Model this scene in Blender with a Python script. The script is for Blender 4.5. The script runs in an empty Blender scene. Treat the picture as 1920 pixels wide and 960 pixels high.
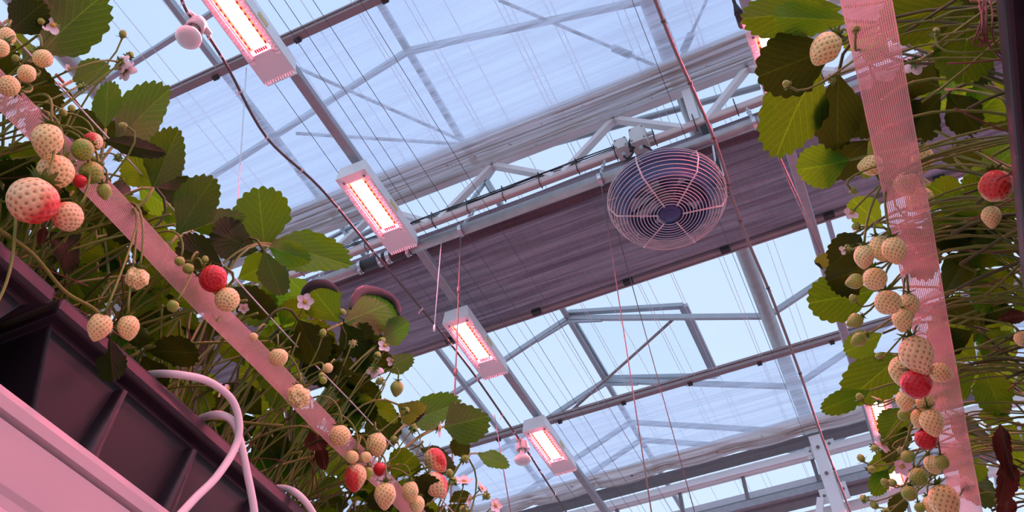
import bpy, bmesh, math, random
from mathutils import Vector, Matrix, noise
from math import sin, cos, pi, radians, sqrt, exp
random.seed(11)
RND = random.Random(7)
scn = bpy.context.scene
COL = scn.collection

# ------------------------------------------------------------------ camera
CAM_Z = 1.25                       # camera height over the floor; scene is built relative to it
YAW, ELEV, ROLL, FPX = -0.407549, 0.837390, -0.0271777, 1656.895
FWD = Vector((sin(YAW)*cos(ELEV), cos(YAW)*cos(ELEV), sin(ELEV)))
r0 = FWD.cross(Vector((0, 0, 1))).normalized(); u0 = r0.cross(FWD)
RIGHT = r0*cos(ROLL) + u0*sin(ROLL); UPV = -r0*sin(ROLL) + u0*cos(ROLL)
ORI = Vector((0, 0, CAM_Z))
cam_d = bpy.data.cameras.new('camera'); cam = bpy.data.objects.new('camera', cam_d); COL.objects.link(cam)
cam_d.sensor_width = 36; cam_d.lens = 36*FPX/1920; cam_d.clip_start = 0.02; cam_d.clip_end = 200
cam.matrix_world = Matrix.Translation(ORI) @ Matrix((RIGHT, UPV, -FWD)).transposed().to_4x4()
scn.camera = cam

def ray(x, y): return RIGHT*((x-960)/FPX) - UPV*((y-480)/FPX) + FWD
def at_h(x, y, h): d = ray(x, y); return ORI + d*(h/d.z)      # on a horizontal plane h above the camera
def at_x(x, y, X): d = ray(x, y); return ORI + d*(X/d.x)      # on a plane along the rows
def at_y(x, y, Y): d = ray(x, y); return ORI + d*(Y/d.y)      # on a plane across the rows
def depth(p): return (p-ORI).dot(FWD)
def proj(p):
    v = p-ORI; z = v.dot(FWD)
    if z < 1e-3: return (1e6, 1e6)
    return (960+v.dot(RIGHT)/z*FPX, 480-v.dot(UPV)/z*FPX)
def Z(h): return CAM_Z+h
def W(x, y, h): return Vector((x, y, CAM_Z+h))

# ------------------------------------------------------------------ materials
def new_mat(name):
    m = bpy.data.materials.new(name); m.use_nodes = True; nt = m.node_tree; nt.nodes.clear()
    return m, nt
class N:
    def __init__(s, nt): s.nt = nt
    def __call__(s, typ, **kw):
        n = s.nt.nodes.new(typ)
        for k, v in kw.items():
            if k.startswith('_'): setattr(n, k[1:], v)
            else:
                key = k.replace('__', ' ')
                n.inputs[key].default_value = v
        return n
    def link(s, a, b): s.nt.links.new(a, b)
    def math(s, op, a, b=None, c=None):
        n = s.nt.nodes.new('ShaderNodeMath'); n.operation = op
        for i, v in enumerate((a, b, c)):
            if v is None: continue
            if isinstance(v, (int, float)): n.inputs[i].default_value = v
            else: s.nt.links.new(v, n.inputs[i])
        return n.outputs[0]
    def mix(s, fac, a, b):
        n = s.nt.nodes.new('ShaderNodeMix'); n.data_type = 'RGBA'
        for i, v in ((0, fac), (6, a), (7, b)):
            if isinstance(v, (int, float)): n.inputs[i].default_value = v
            elif isinstance(v, tuple): n.inputs[i].default_value = (*v[:3], 1)
            else: s.nt.links.new(v, n.inputs[i])
        return n.outputs[2]
    def noise(s, scale, detail=3, vec=None, rough=.55):
        n = s.nt.nodes.new('ShaderNodeTexNoise'); n.inputs['Scale'].default_value = scale
        n.inputs['Detail'].default_value = detail; n.inputs['Roughness'].default_value = rough
        if vec is not None: s.nt.links.new(vec, n.inputs['Vector'])
        return n.outputs['Fac']
    def ramp(s, fac, lo, hi):
        n = s.nt.nodes.new('ShaderNodeMapRange'); n.inputs[1].default_value = lo; n.inputs[2].default_value = hi
        s.nt.links.new(fac, n.inputs[0]); return n.outputs[0]
    def coord(s, kind='Object'): return s.nt.nodes.new('ShaderNodeTexCoord').outputs[kind]
    def mapped(s, vec, scale):
        n = s.nt.nodes.new('ShaderNodeMapping'); n.inputs['Scale'].default_value = scale
        s.nt.links.new(vec, n.inputs['Vector']); return n.outputs[0]
    def out(s, sh):
        o = s.nt.nodes.new('ShaderNodeOutputMaterial'); s.nt.links.new(sh, o.inputs['Surface'])

def paint(name, col, rough=.5, metal=0., var=.15, nscale=12., spec=.5, bump=0., dirt=None, dirt_lo=.62):
    m, nt = new_mat(name); n = N(nt)
    b = n('ShaderNodeBsdfPrincipled', Roughness=rough, Metallic=metal); b.inputs['Specular IOR Level'].default_value = spec
    f = n.noise(nscale, 4, n.coord())
    c = n.mix(f, tuple(min(1, x*(1+var)) for x in col), tuple(x*(1-var) for x in col))
    if dirt:
        g = n.ramp(n.noise(nscale*4, 5, n.coord()), dirt_lo, dirt_lo+.06)
        c = n.mix(g, c, dirt)
    n.link(c, b.inputs['Base Color'])
    if bump:
        bp = n('ShaderNodeBump', Strength=bump, Distance=.002); n.link(n.noise(nscale*8, 3, n.coord()), bp.inputs['Height']); n.link(bp.outputs[0], b.inputs['Normal'])
    n.out(b.outputs[0]); return m

M = {}
M['white'] = paint('white_paint', (.80, .80, .80), .45, var=.05)
M['chord'] = paint('white_paint_pink_lit', (.64, .52, .49), .5, var=.08, dirt=(.3, .16, .12), dirt_lo=.74)  # white paint with the pink lamp light from below put into its colour
M['lamp_body'] = paint('lamp_housing_white', (.78, .78, .78), .4, var=.04)
M['galv'] = paint('galvanised_steel', (.36, .36, .38), .45, .5, var=.22, nscale=25)
M['pipe'] = paint('galvanised_pipe', (.40, .40, .40), .42, .55, var=.3, nscale=18)
M['alu'] = paint('aluminium_bar', (.42, .45, .48), .5, .35, var=.1)
M['rail'] = paint('screen_leading_bar', (.30, .24, .24), .45, .2, var=.1)
M['railwhite'] = paint('aluminium_pale', (.55, .55, .57), .45, .3, var=.1)
M['black'] = paint('black_plastic', (.018, .014, .019), .38, var=.5, nscale=9, dirt=(.05, .04, .045), dirt_lo=.70)
M['gutter'] = paint('gutter_white_steel', (.56, .52, .53), .38, var=.04, nscale=6, dirt=(.10, .05, .04), dirt_lo=.735)
M['hose'] = paint('white_hose', (.80, .78, .78), .4, var=.05)
M['cable'] = paint('cable_brown', (.10, .07, .065), .55, var=.2)
M['blackwire'] = paint('black_cable', (.015, .015, .018), .5)
M['wire_dark'] = paint('steel_wire_dark', (.12, .12, .13), .5, .3)
M['wire_pale'] = paint('polyester_wire_pale', (.78, .78, .80), .4)
M['wire_red'] = paint('steel_wire_coppery', (.24, .17, .16), .5, .3)
M['fanwire'] = paint('fan_guard_wire', (.72, .60, .58), .4, .2)
M['navy'] = paint('navy_plastic', (.045, .055, .16), .4, var=.2)
M['darkgrey'] = paint('dark_grey_steel', (.20, .18, .19), .5, .2)
M['box'] = paint('junction_box_grey', (.62, .61, .58), .5)
M['bulb'] = paint('bulb_milky_glass', (.72, .66, .64), .35, var=.06)
M['socket'] = paint('lamp_socket_plastic', (.55, .48, .47), .45)
M['rubber'] = paint('black_rubber', (.03, .03, .03), .6)
M['steelbright'] = paint('bright_steel', (.6, .6, .62), .25, .9)
M['sticker'] = paint('yellow_sticker', (.65, .55, .25), .5)
M['floor'] = paint('grey_ground_cloth', (.30, .255, .255), .8, var=.06, nscale=2)
M['tape'] = paint('woven_tape_thread', (.60, .50, .47), .5, var=.08, nscale=60)
def tape_mat():
    m, nt = new_mat('woven_tape_thread'); n = N(nt)
    c = n.mix(n.noise(60, 3, n.coord()), (.70, .54, .48), (.58, .43, .38))
    b = n('ShaderNodeBsdfPrincipled', Roughness=.45); n.link(c, b.inputs['Base Color']); tl = n('ShaderNodeBsdfTranslucent'); n.link(c, tl.inputs[0])
    mx = n('ShaderNodeMixShader', Fac=.5); n.link(b.outputs[0], mx.inputs[1]); n.link(tl.outputs[0], mx.inputs[2]); n.out(mx.outputs[0]); return m
M['tape'] = tape_mat()
M['soil'] = paint('coir_substrate', (.05, .025, .018), .9, var=.5, nscale=80, bump=.8)
M['clipred'] = paint('red_clip', (.5, .12, .08), .5)

def emis(name, col, st):
    m, nt = new_mat(name); n = N(nt); e = n('ShaderNodeEmission', Strength=st); e.inputs[0].default_value = (*col, 1); n.out(e.outputs[0]); return m
M['led'] = emis('led_white_pink', (1., .125, .20), 430.)
M['led_edge'] = emis('led_edge_orange', (1., .17, .08), 3.)
M['led_dot'] = paint('led_board_red', (.55, .03, .03), .5)

def glass_mat():
    m, nt = new_mat('roof_glass'); n = N(nt)
    t = n('ShaderNodeBsdfTransparent'); t.inputs[0].default_value = (.93, .965, .985, 1)
    g = n('ShaderNodeBsdfGlossy', Roughness=.08); mx = n('ShaderNodeMixShader')
    f = n.math('MULTIPLY_ADD', n.ramp(n.noise(2.2, 5, n.coord()), .55, .8), .05, .035)
    n.link(f, mx.inputs[0]); n.link(t.outputs[0], mx.inputs[1]); n.link(g.outputs[0], mx.inputs[2]); n.out(mx.outputs[0]); return m
M['glass'] = glass_mat()

def screen_mat(name, trans, col, stretch, lo, hi, refl):
    m, nt = new_mat(name); n = N(nt)
    co = n.coord()
    f1 = n.noise(1, 4, n.mapped(co, stretch)); f2 = n.noise(1, 2, n.mapped(co, tuple(s*3.1 for s in stretch)))
    f = n.math('ADD', n.math('MULTIPLY', f1, .65), n.math('MULTIPLY', f2, .35))
    wrinkle = n.ramp(f, .42, .60)                                     # opacity bands: shading of the wrinkles put into the cloth
    fac = n.math('MULTIPLY_ADD', wrinkle, hi-lo, lo)
    tr = n('ShaderNodeBsdfTransparent'); tr.inputs[0].default_value = (*trans, 1)
    tl = n('ShaderNodeBsdfTranslucent'); tl.inputs[0].default_value = (*col, 1)
    df = n('ShaderNodeBsdfDiffuse'); df.inputs[0].default_value = (*col, 1)
    a = n('ShaderNodeMixShader', Fac=refl); n.link(tl.outputs[0], a.inputs[1]); n.link(df.outputs[0], a.inputs[2])
    mx = n('ShaderNodeMixShader'); n.link(fac, mx.inputs[0]); n.link(tr.outputs[0], mx.inputs[1]); n.link(a.outputs[0], mx.inputs[2])
    n.out(mx.outputs[0]); return m
M['thermal'] = screen_mat('translucent_thermal_screen', (.95, .97, 1.), (.84, .85, .96), (.28, 19, 19), .36, .74, .12)
def bundle_mat():
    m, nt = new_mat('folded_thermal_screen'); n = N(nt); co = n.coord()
    f = n.ramp(n.noise(1, 5, n.mapped(co, (.35, 46, 46))), .36, .66)  # stripes along the roll put the wrinkle shading into the colour
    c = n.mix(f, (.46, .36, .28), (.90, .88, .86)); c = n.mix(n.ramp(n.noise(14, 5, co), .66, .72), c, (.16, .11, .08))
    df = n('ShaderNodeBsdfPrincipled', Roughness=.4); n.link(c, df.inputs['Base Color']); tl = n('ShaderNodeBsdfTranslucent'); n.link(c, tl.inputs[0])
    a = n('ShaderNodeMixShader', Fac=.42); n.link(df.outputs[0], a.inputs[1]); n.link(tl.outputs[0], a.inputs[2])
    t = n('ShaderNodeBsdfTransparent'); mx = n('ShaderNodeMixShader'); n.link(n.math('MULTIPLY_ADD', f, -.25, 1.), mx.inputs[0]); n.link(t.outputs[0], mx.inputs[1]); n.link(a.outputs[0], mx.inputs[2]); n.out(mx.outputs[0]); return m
M['bundle'] = bundle_mat()

def shade_mat():
    m, nt = new_mat('dark_shade_screen'); n = N(nt); co = n.coord()
    f1 = n.noise(1, 5, n.mapped(co, (1.3, 34, 34))); f2 = n.noise(1, 3, n.mapped(co, (60, 5, 5)))
    c = n.mix(n.ramp(f1, .35, .7), (.16, .12, .14), (.36, .29, .325))  # pale streaks: light on the folds put into the cloth colour
    c = n.mix(n.math('MULTIPLY', n.ramp(f2, .45, .7), .15), c, (.05, .04, .05))
    b = n('ShaderNodeBsdfPrincipled', Roughness=.45); n.link(c, b.inputs['Base Color'])
    tl = n('ShaderNodeBsdfTranslucent'); n.link(c, tl.inputs[0])
    mx = n('ShaderNodeMixShader', Fac=.3); n.link(b.outputs[0], mx.inputs[1]); n.link(tl.outputs[0], mx.inputs[2]); n.out(mx.outputs[0]); return m
M['shade'] = shade_mat()

def leaf_mat(name, top, tr, vein, tfac=.55, rough=.42, nsc=30):
    m, nt = new_mat(name); n = N(nt)
    uv = nt.nodes.new('ShaderNodeUVMap'); uv.uv_map = 'blade'
    sp = nt.nodes.new('ShaderNodeSeparateXYZ'); n.link(uv.outputs[0], sp.inputs[0])
    u = n.math('ABSOLUTE', sp.outputs[0]); v = sp.outputs[1]
    mid = n.math('LESS_THAN', u, .022)
    t = n.math('FRACT', n.math('MULTIPLY', n.math('SUBTRACT', v, n.math('MULTIPLY', u, .62)), 8.0))
    side = n.math('LESS_THAN', n.math('ABSOLUTE', n.math('SUBTRACT', t, .5)), .055)
    vm = n.math('MULTIPLY', n.math('MAXIMUM', mid, n.math('MULTIPLY', side, .6)), .75)
    wn = n.noise(nsc, 4, n.coord()); big = n.noise(9, 2, n.coord())
    oi = nt.nodes.new('ShaderNodeObjectInfo').outputs['Random']
    ct = n.mix(wn, tuple(x*.75 for x in top), tuple(x*1.3 for x in top))
    ct = n.mix(n.math('MULTIPLY', big, .35), ct, (top[0]*1.7, top[1]*1.05, top[2]))
    ct = n.mix(vm, ct, vein)
    cr = n.mix(wn, tuple(x*.7 for x in tr), tuple(x*1.25 for x in tr))
    cr = n.mix(n.math('MULTIPLY', oi, .45), cr, (tr[0]*.45, tr[1]*.5, tr[2]*.6))
    cr = n.mix(vm, cr, tuple(x*1.6 for x in tr))
    b = n('ShaderNodeBsdfPrincipled', Roughness=rough); b.inputs['Specular IOR Level'].default_value = .18; n.link(ct, b.inputs['Base Color'])
    tl = n('ShaderNodeBsdfTranslucent'); n.link(cr, tl.inputs[0])
    bp = n('ShaderNodeBump', Strength=.5, Distance=.0012); n.link(n.math('ADD', n.math('MULTIPLY', vm, -1.), n.math('MULTIPLY', wn, .8)), bp.inputs['Height'])
    n.link(bp.outputs[0], b.inputs['Normal'])
    mx = n('ShaderNodeMixShader', Fac=tfac); n.link(b.outputs[0], mx.inputs[1]); n.link(tl.outputs[0], mx.inputs[2]); n.out(mx.outputs[0]); return m
M['leaf'] = leaf_mat('strawberry_leaf', (.016, .046, .002), (.095, .27, .006), (.05, .10, .008))
M['leaf_dark'] = leaf_mat('strawberry_leaf_dark', (.016, .027, .003), (.026, .062, .003), (.045, .06, .008))  # darker copy of the leaf colours
M['leaf_bright'] = leaf_mat('strawberry_leaf_bright', (.020, .070, .004), (.14, .42, .010), (.07, .15, .015))  # brighter copy of the leaf colours
M['leaf_curl'] = leaf_mat('strawberry_leaf_curled', (.12, .10, .10), (.05, .06, .03), (.16, .13, .12), tfac=.2, rough=.35)
def two_sided(name, under, upper):
    m, nt = new_mat(name); n = N(nt)
    ge = nt.nodes.new('ShaderNodeNewGeometry'); wn = n.noise(60, 4, n.coord())
    b = n('ShaderNodeBsdfPrincipled', Roughness=.42)
    c = n.mix(ge.outputs['Backfacing'], upper, under); c = n.mix(n.math('MULTIPLY', wn, .5), c, (.03, .03, .015)); n.link(c, b.inputs['Base Color'])
    tl = n('ShaderNodeBsdfTranslucent'); n.link(n.mix(ge.outputs['Backfacing'], (.03, .03, .02), (.15, .28, .02)), tl.inputs[0])
    bp = n('ShaderNodeBump', Strength=.7, Distance=.002); n.link(wn, bp.inputs['Height']); n.link(bp.outputs[0], b.inputs['Normal'])
    mx = n('ShaderNodeMixShader', Fac=.5); n.link(b.outputs[0], mx.inputs[1]); n.link(tl.outputs[0], mx.inputs[2]); n.out(mx.outputs[0]); return m
M['leaf_curl'] = two_sided('strawberry_leaf_curled_two_sided', (.03, .06, .004), (.085, .07, .075))  # grey purple upper side: sky and lamp sheen put into the colour
M['leaf_rim'] = paint('leaf_upper_side_sheen', (.085, .07, .072), .5, var=.35, nscale=70, spec=.4, bump=1.)  # upper side of a dark green leaf, purplish sheen put into its colour
M['leaf_dry'] = leaf_mat('dried_leaf', (.085, .04, .022), (.09, .025, .012), (.12, .06, .035), tfac=.35, rough=.7)

def stem_mat(name, col, alt):
    m, nt = new_mat(name); n = N(nt)
    f = n.noise(25, 3, n.coord()); c = n.mix(f, col, alt)
    b = n('ShaderNodeBsdfPrincipled', Roughness=.45); n.link(c, b.inputs['Base Color'])
    n.out(b.outputs[0]); return m
M['stem'] = stem_mat('green_stalk', (.12, .20, .013), (.16, .19, .016))
M['stem_dark'] = stem_mat('old_stalk', (.05, .08, .012), (.085, .075, .015))
M['runner'] = stem_mat('red_dry_runner', (.16, .035, .03), (.25, .07, .05))
M['calyx'] = stem_mat('calyx_green', (.07, .17, .02), (.12, .21, .03))
M['petal'] = paint('petal', (.88, .74, .76), .5, var=.05)
M['pollen'] = paint('flower_center_yellow', (.65, .45, .06), .6, var=.3, nscale=300)

def berry_mat(name, base, blush, seedc):
    m, nt = new_mat(name); n = N(nt)
    a = nt.nodes.new('ShaderNodeAttribute'); a.attribute_name = 'seed'; s = a.outputs['Fac']
    a2 = nt.nodes.new('ShaderNodeAttribute'); a2.attribute_name = 'ripe'; rp = a2.outputs['Fac']
    c = n.mix(n.noise(40, 2, n.coord()), tuple(min(1, x*1.06) for x in base), tuple(x*.9 for x in base))
    c = n.mix(rp, c, blush)
    sc = n.mix(rp, seedc, (blush[0]*.45, .02, .02))
    c = n.mix(s, c, sc)
    b = n('ShaderNodeBsdfPrincipled', Roughness=.33); n.link(c, b.inputs['Base Color'])
    b.inputs['Subsurface Weight'].default_value = .12; b.inputs['Subsurface Radius'].default_value = (.6, .25, .12); b.inputs['Subsurface Scale'].default_value = .006
    n.out(b.outputs[0]); return m
M['b_white'] = berry_mat('pale_berry_flesh', (.90, .80, .33), (.86, .46, .22), (.17, .12, .014))
M['b_blush'] = berry_mat('blushing_berry_flesh', (.90, .72, .36), (.72, .06, .04), (.24, .10, .015))
M['b_red'] = berry_mat('ripe_berry_flesh', (.66, .03, .03), (.60, .015, .02), (.26, .015, .01))
M['b_green'] = berry_mat('unripe_berry_flesh', (.25, .42, .045), (.36, .46, .08), (.09, .10, .008))

# ------------------------------------------------------------------ mesh helpers
class MB:
    def __init__(s): s.v = []; s.f = []; s.mi = []
    def add(s, vs, fs, mi=0):
        o = len(s.v); s.v += [tuple(v) for v in vs]; s.f += [tuple(i+o for i in f) for f in fs]; s.mi += [mi]*len(fs)
    def box(s, a, b, mi=0):
        (x0, y0, z0), (x1, y1, z1) = a, b
        s.add([(x0,y0,z0),(x1,y0,z0),(x1,y1,z0),(x0,y1,z0),(x0,y0,z1),(x1,y0,z1),(x1,y1,z1),(x0,y1,z1)],
              [(0,3,2,1),(4,5,6,7),(0,1,5,4),(1,2,6,5),(2,3,7,6),(3,0,4,7)], mi)
    def bar(s, p, q, w, h, up=Vector((0,0,1)), mi=0, bev=0.):
        p = Vector(p); q = Vector(q); d = (q-p).normalized(); up = Vector(up)
        a = d.cross(up)
        if a.length < 1e-4: a = d.cross(Vector((1,0,0)))
        a.normalize(); b = a.cross(d).normalized()
        if bev > 0:
            c = [(-w/2, -h/2+bev), (-w/2+bev, -h/2), (w/2-bev, -h/2), (w/2, -h/2+bev), (w/2, h/2-bev), (w/2-bev, h/2), (-w/2+bev, h/2), (-w/2, h/2-bev)]
        else: c = [(-w/2, -h/2), (w/2, -h/2), (w/2, h/2), (-w/2, h/2)]
        k = len(c)
        vs = [p+a*x+b*y for x, y in c]+[q+a*x+b*y for x, y in c]
        fs = [(i, (i+1) % k, k+(i+1) % k, k+i) for i in range(k)]+[tuple(reversed(range(k))), tuple(range(k, 2*k))]
        s.add(vs, fs, mi)
    def tube(s, pts, r, n=8, closed=False, mi=0, cap=True):
        pts = [Vector(p) for p in pts]; k = len(pts)
        rr = r if isinstance(r, (list, tuple)) else [r]*k
        prev = None; vs = []
        for i, p in enumerate(pts):
            if closed: d = pts[(i+1) % k]-pts[i-1]
            else: d = pts[min(i+1, k-1)]-pts[max(i-1, 0)]
            if d.length < 1e-9: d = Vector((0,0,1))
            d.normalize()
            if prev is None:
                a = d.cross(Vector((0,0,1)))
                if a.length < .05: a = d.cross(Vector((1,0,0)))
            else: a = prev-d*prev.dot(d)
            a.normalize(); prev = a; b = d.cross(a)
            vs += [p+(a*cos(2*pi*j/n)+b*sin(2*pi*j/n))*rr[i] for j in range(n)]
        fs = []
        for i in range(k if closed else k-1):
            i2 = (i+1) % k
            for j in range(n):
                j2 = (j+1) % n
                fs.append((i*n+j, i*n+j2, i2*n+j2, i2*n+j))
        if cap and not closed: fs += [tuple(reversed(range(n))), tuple((k-1)*n+j for j in range(n))]
        s.add(vs, fs, mi)
    def lathe(s, prof, c=(0,0,0), ax=(0,0,1), n=24, mi=0):
        ax = Vector(ax).normalized(); c = Vector(c)
        a = ax.cross(Vector((1,0,0)))
        if a.length < .1: a = ax.cross(Vector((0,1,0)))
        a.normalize(); b = ax.cross(a); vs = []
        for r, z in prof: vs += [c+ax*z+(a*cos(2*pi*j/n)+b*sin(2*pi*j/n))*r for j in range(n)]
        fs = [(i*n+j, i*n+(j+1) % n, (i+1)*n+(j+1) % n, (i+1)*n+j) for i in range(len(prof)-1) for j in range(n)]
        s.add(vs, fs, mi)
    def grid(s, rows, mi=0):
        k = len(rows[0]); vs = [p for r in rows for p in r]
        s.add(vs, [(i*k+j, i*k+j+1, (i+1)*k+j+1, (i+1)*k+j) for i in range(len(rows)-1) for j in range(k-1)], mi)
    def mesh(s, name, mats, smooth=False):
        me = bpy.data.meshes.new(name); me.from_pydata(s.v, [], s.f); me.update()
        mats = mats if isinstance(mats, (list, tuple)) else [mats]
        for m in mats: me.materials.append(M[m] if isinstance(m, str) else m)
        me.polygons.foreach_set('material_index', s.mi)
        if smooth: me.polygons.foreach_set('use_smooth', [True]*len(s.f))
        return me
    def build(s, name, mats, parent=None, smooth=False, center=True):
        # origin goes to the piece's own base centre so it can be moved like a real thing
        if parent is None and center and s.v:
            xs = [v[0] for v in s.v]; ys = [v[1] for v in s.v]; zs = [v[2] for v in s.v]
            o = Vector(((min(xs)+max(xs))/2, (min(ys)+max(ys))/2, min(zs)))
        elif parent is not None: o = Vector(parent.get('_o', parent.location)) if parent.parent is None else Vector(parent['_o'])
        else: o = Vector()
        s.v = [(v[0]-o.x, v[1]-o.y, v[2]-o.z) for v in s.v]
        ob = bpy.data.objects.new(name, s.mesh(name, mats, smooth)); COL.objects.link(ob)
        if parent is None: ob.location = o
        else: ob.parent = parent
        ob['_o'] = o
        return ob

def tag(o, label=None, cat=None, group=None, kind=None):
    if label: o['label'] = label
    if cat: o['category'] = cat
    if group: o['group'] = group
    if kind: o['kind'] = kind
    return o
def thing(name, loc, label, cat, group=None):
    o = bpy.data.objects.new(name, None); COL.objects.link(o); o.location = loc; o.empty_display_size = .05
    o['_o'] = Vector(loc)
    return tag(o, label, cat, group)
def bez(p0, p1, p2, p3, n=12):
    out = []
    for i in range(n+1):
        t = i/n; u = 1-t
        out.append(p0*u**3+p1*3*u*u*t+p2*3*u*t*t+p3*t**3)
    return out
def catmull(pts, n=8):
    pts = [Vector(p) for p in pts]; P = [pts[0]*2-pts[1]]+pts+[pts[-1]*2-pts[-2]]; out = []
    for i in range(1, len(P)-2):
        for k in range(n):
            t = k/n; a, b, c, d = P[i-1], P[i], P[i+1], P[i+2]
            out.append(.5*((2*b)+(c-a)*t+(2*a-5*b+4*c-d)*t*t+(3*b-a-3*c+d)*t**3))
    out.append(pts[-1]); return out

# ================================================================== THE HOUSE
# floor
b = MB(); b.box((-14, -12, -.05), (14, 20, 0)); tag(b.build('floor', 'floor'), 'pale ground cloth on the greenhouse floor', 'floor', kind='structure')

# ---- glass roof: ridges and valleys run along y
HR, HV = 5.35, 4.70
XR, XV = -1.77, -0.16                      # ridge over the aisle's left, valley right of it
SPAN = 2*(XV-XR)
BAYS = [(XR-SPAN), XR, XR+SPAN]
Y0, Y1 = -5.0, 13.0
wi = 0
for xr in BAYS:
    for sgn in (-1, 1):
        g = MB(); xe = xr+sgn*SPAN/2
        g.add([W(xr, Y0, HR+.02), W(xe, Y0, HV+.02), W(xe, Y1, HV+.02), W(xr, Y1, HR+.02)], [(0,1,2,3)])
        wi += 1
        tag(g.build('window_%d' % wi, 'glass'), 'clear sloping glass roof pane', 'window', 'glass roof slopes', 'structure')
for i, xr in enumerate(BAYS):
    g = MB(); g.bar(W(xr, Y0, HR), W(xr, Y1, HR), .045, .05, bev=.006)
    tag(g.build('ridge_bar', 'alu'), 'grey aluminium ridge bar under the glass', 'ridge', 'roof ridge bars', 'structure')
for xv in (XV-SPAN, XV, XV+SPAN):
    g = MB(); g.tube([W(xv, Y0, HV-.02), W(xv, Y1, HV-.02)], .055, 16)
    tag(g.build('valley_gutter', 'pipe', smooth=True), 'round galvanised gutter pipe in the roof valley', 'gutter', 'roof valley gutters', 'structure')
def slope_h(xr, x): return HR-(HR-HV)*abs(x-xr)/(SPAN/2)
for xr in BAYS:
    for dx in (-.98, ):
        g = MB(); x = xr+dx; g.bar(W(x, Y0, slope_h(xr, x)-.02), W(x, Y1, slope_h(xr, x)-.02), .035, .05)
        tag(g.build('purlin', 'alu'), 'grey purlin along the left roof slope', 'purlin', 'roof purlins', 'structure')
for y in (1.55, 2.43, 5.29, 6.22, 6.92, 7.24, 9.4):
    for xr in BAYS:
        for sgn in (-1, 1):
            g = MB(); xe = xr+sgn*SPAN/2
            g.bar(W(xr, y, HR-.01), W(xe, y, HV-.01), .03, .045)
            if y in (2.43, 5.29, 6.22): g.bar(W(xr+sgn*.0, y+.0, HR-.055), W(xr+sgn*.30, y, HR-.16), .02, .02)
            tag(g.build('rafter', 'alu'), 'slim grey rafter under the glass roof', 'rafter', 'roof rafters', 'structure')

# ---- raised roof vent right of the ridge
vt = thing('roof_vent', W(XR, 5.75, HR), 'hinged glass roof vent with grey frame beside the ridge', 'roof vent')
xe = XR+1.0; he = slope_h(XR, xe)+.10
fr = MB()
for a_, b_ in (((XR+.02, 5.27), (xe, 5.27)), ((XR+.02, 6.24), (xe, 6.24)), ((xe, 5.27), (xe, 6.24)), ((XR+.02, 5.27), (XR+.02, 6.24))):
    ha = HR+.03 if a_[0] < XR+.5 else he; hb = HR+.03 if b_[0] < XR+.5 else he
    fr.bar(W(a_[0], a_[1], ha), W(b_[0], b_[1], hb), .045 if a_[0] != b_[0] or a_[0] < XR+.5 else .075, .035)
fr.build('vent_frame', 'alu', vt)
g = MB(); g.add([W(XR+.02, 5.27, HR+.035), W(xe, 5.27, he+.005), W(xe, 6.24, he+.005), W(XR+.02, 6.24, HR+.035)], [(0,1,2,3)]); g.build('pane', 'glass', vt)
pr_ = MB(); pr_.tube([W(xe-.06, 5.32, he-.03), at_h(1067, 774, 4.6)], .012, 8); tag(pr_.build('push_rod', 'rail', vt, True), 'thin brown push rod')

# ---- wind braces seen through the first screen
for i, (a_, b_, r_) in enumerate((((560, 128), (885, 272), .012), ((555, 250), (890, 272), .012), ((935, 0), (1250, 132), .012), ((1325, 0), (1275, 110), .010), ((1015, 275), (1425, 162), .022), ((575, 492), (720, 420), .02))):
    h_ = (5.0, 4.85, 4.9, 4.9, 4.75, 4.75)[i]
    g = MB(); p, q = at_h(*a_, h_), at_h(*b_, h_); g.tube([p, q], r_, 8)
    lab = ('thin grey brace rod falling right above the nearer clear screen', 'thin grey nearly level brace rod above the nearer clear screen', 'brace rod with a turnbuckle at top centre', 'short turnbuckle rod right of the valley gutter', 'round steel tie tube behind the lattice truss', 'short steel tie tube behind the left end of the truss')[i]
    t = tag(g.build('brace_rod' if i < 4 else 'tie_tube', 'alu', smooth=True), lab, 'brace' if i < 4 else 'tube')
    if i in (2, 3):
        m_ = p.lerp(q, .72); d = (q-p).normalized(); tb = MB(); tb.tube([m_-d*.07, m_-d*.06, m_+d*.06, m_+d*.07], [.012, .026, .026, .012], 8); tb.build('turnbuckle', 'galv', t, True)

# ---- truss over the aisle (y 2.9)
TY = 2.9
tr = thing('roof_truss', W(-1, TY, 4.03), 'white lattice truss above the dark shade screen', 'truss')
g = MB(); g.bar(W(-8, TY, 4.40), W(6, TY, 4.40), .05, .06, bev=.006); g.build('top_chord', 'white', tr)
g = MB(); g.bar(W(-8, TY, 4.045), W(6, TY, 4.045), .04, .05, bev=.006); tag(g.build('bottom_chord', 'chord', tr), 'white square bottom chord')
for x0, x1 in [(-1.36, -1.711), (-1.36, -.976), (-.576, -.918), (-.576, -.206), (.223, -.076), (.223, .62), (-2.15, -1.782), (-2.15, -2.55), (-2.95, -2.6), (-2.95, -3.35), (1.02, .66), (1.02, 1.4)]:
    g = MB(); g.bar(W(x0, TY, 4.38), W(x1, TY, 4.05), .03, .042, up=(0, 1, 0)); g.build('diagonal', 'white', tr)
for a_, b_ in (((932, 309), (872, 395)), ((899, 321), (935, 378)), ((634, 422), (672, 470)), ((590, 462), (684, 412))):
    g = MB(); g.bar(at_y(*a_, TY+.35), at_y(*b_, TY+.35), .022, .022); tag(g.build('back_strut', 'alu', tr), 'thin strut behind the lattice')
for x in (-.135, ):
    g = MB(); g.bar(W(x, TY, 4.06), W(x, TY, 4.66), .05, .055, up=(0, 1, 0)); g.build('valley_post', 'white', tr)
bo = MB()
for x in (-2.15, -1.36, -.576, .223, -1.30, -1.42, -.64, -.5):
    bo.lathe([(0, -.030), (.011, -.030), (.011, .0)], W(x, TY-.0, 4.385), (0, 1, 0), 8)
bo.build('bolt_heads', 'darkgrey', tr)

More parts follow.
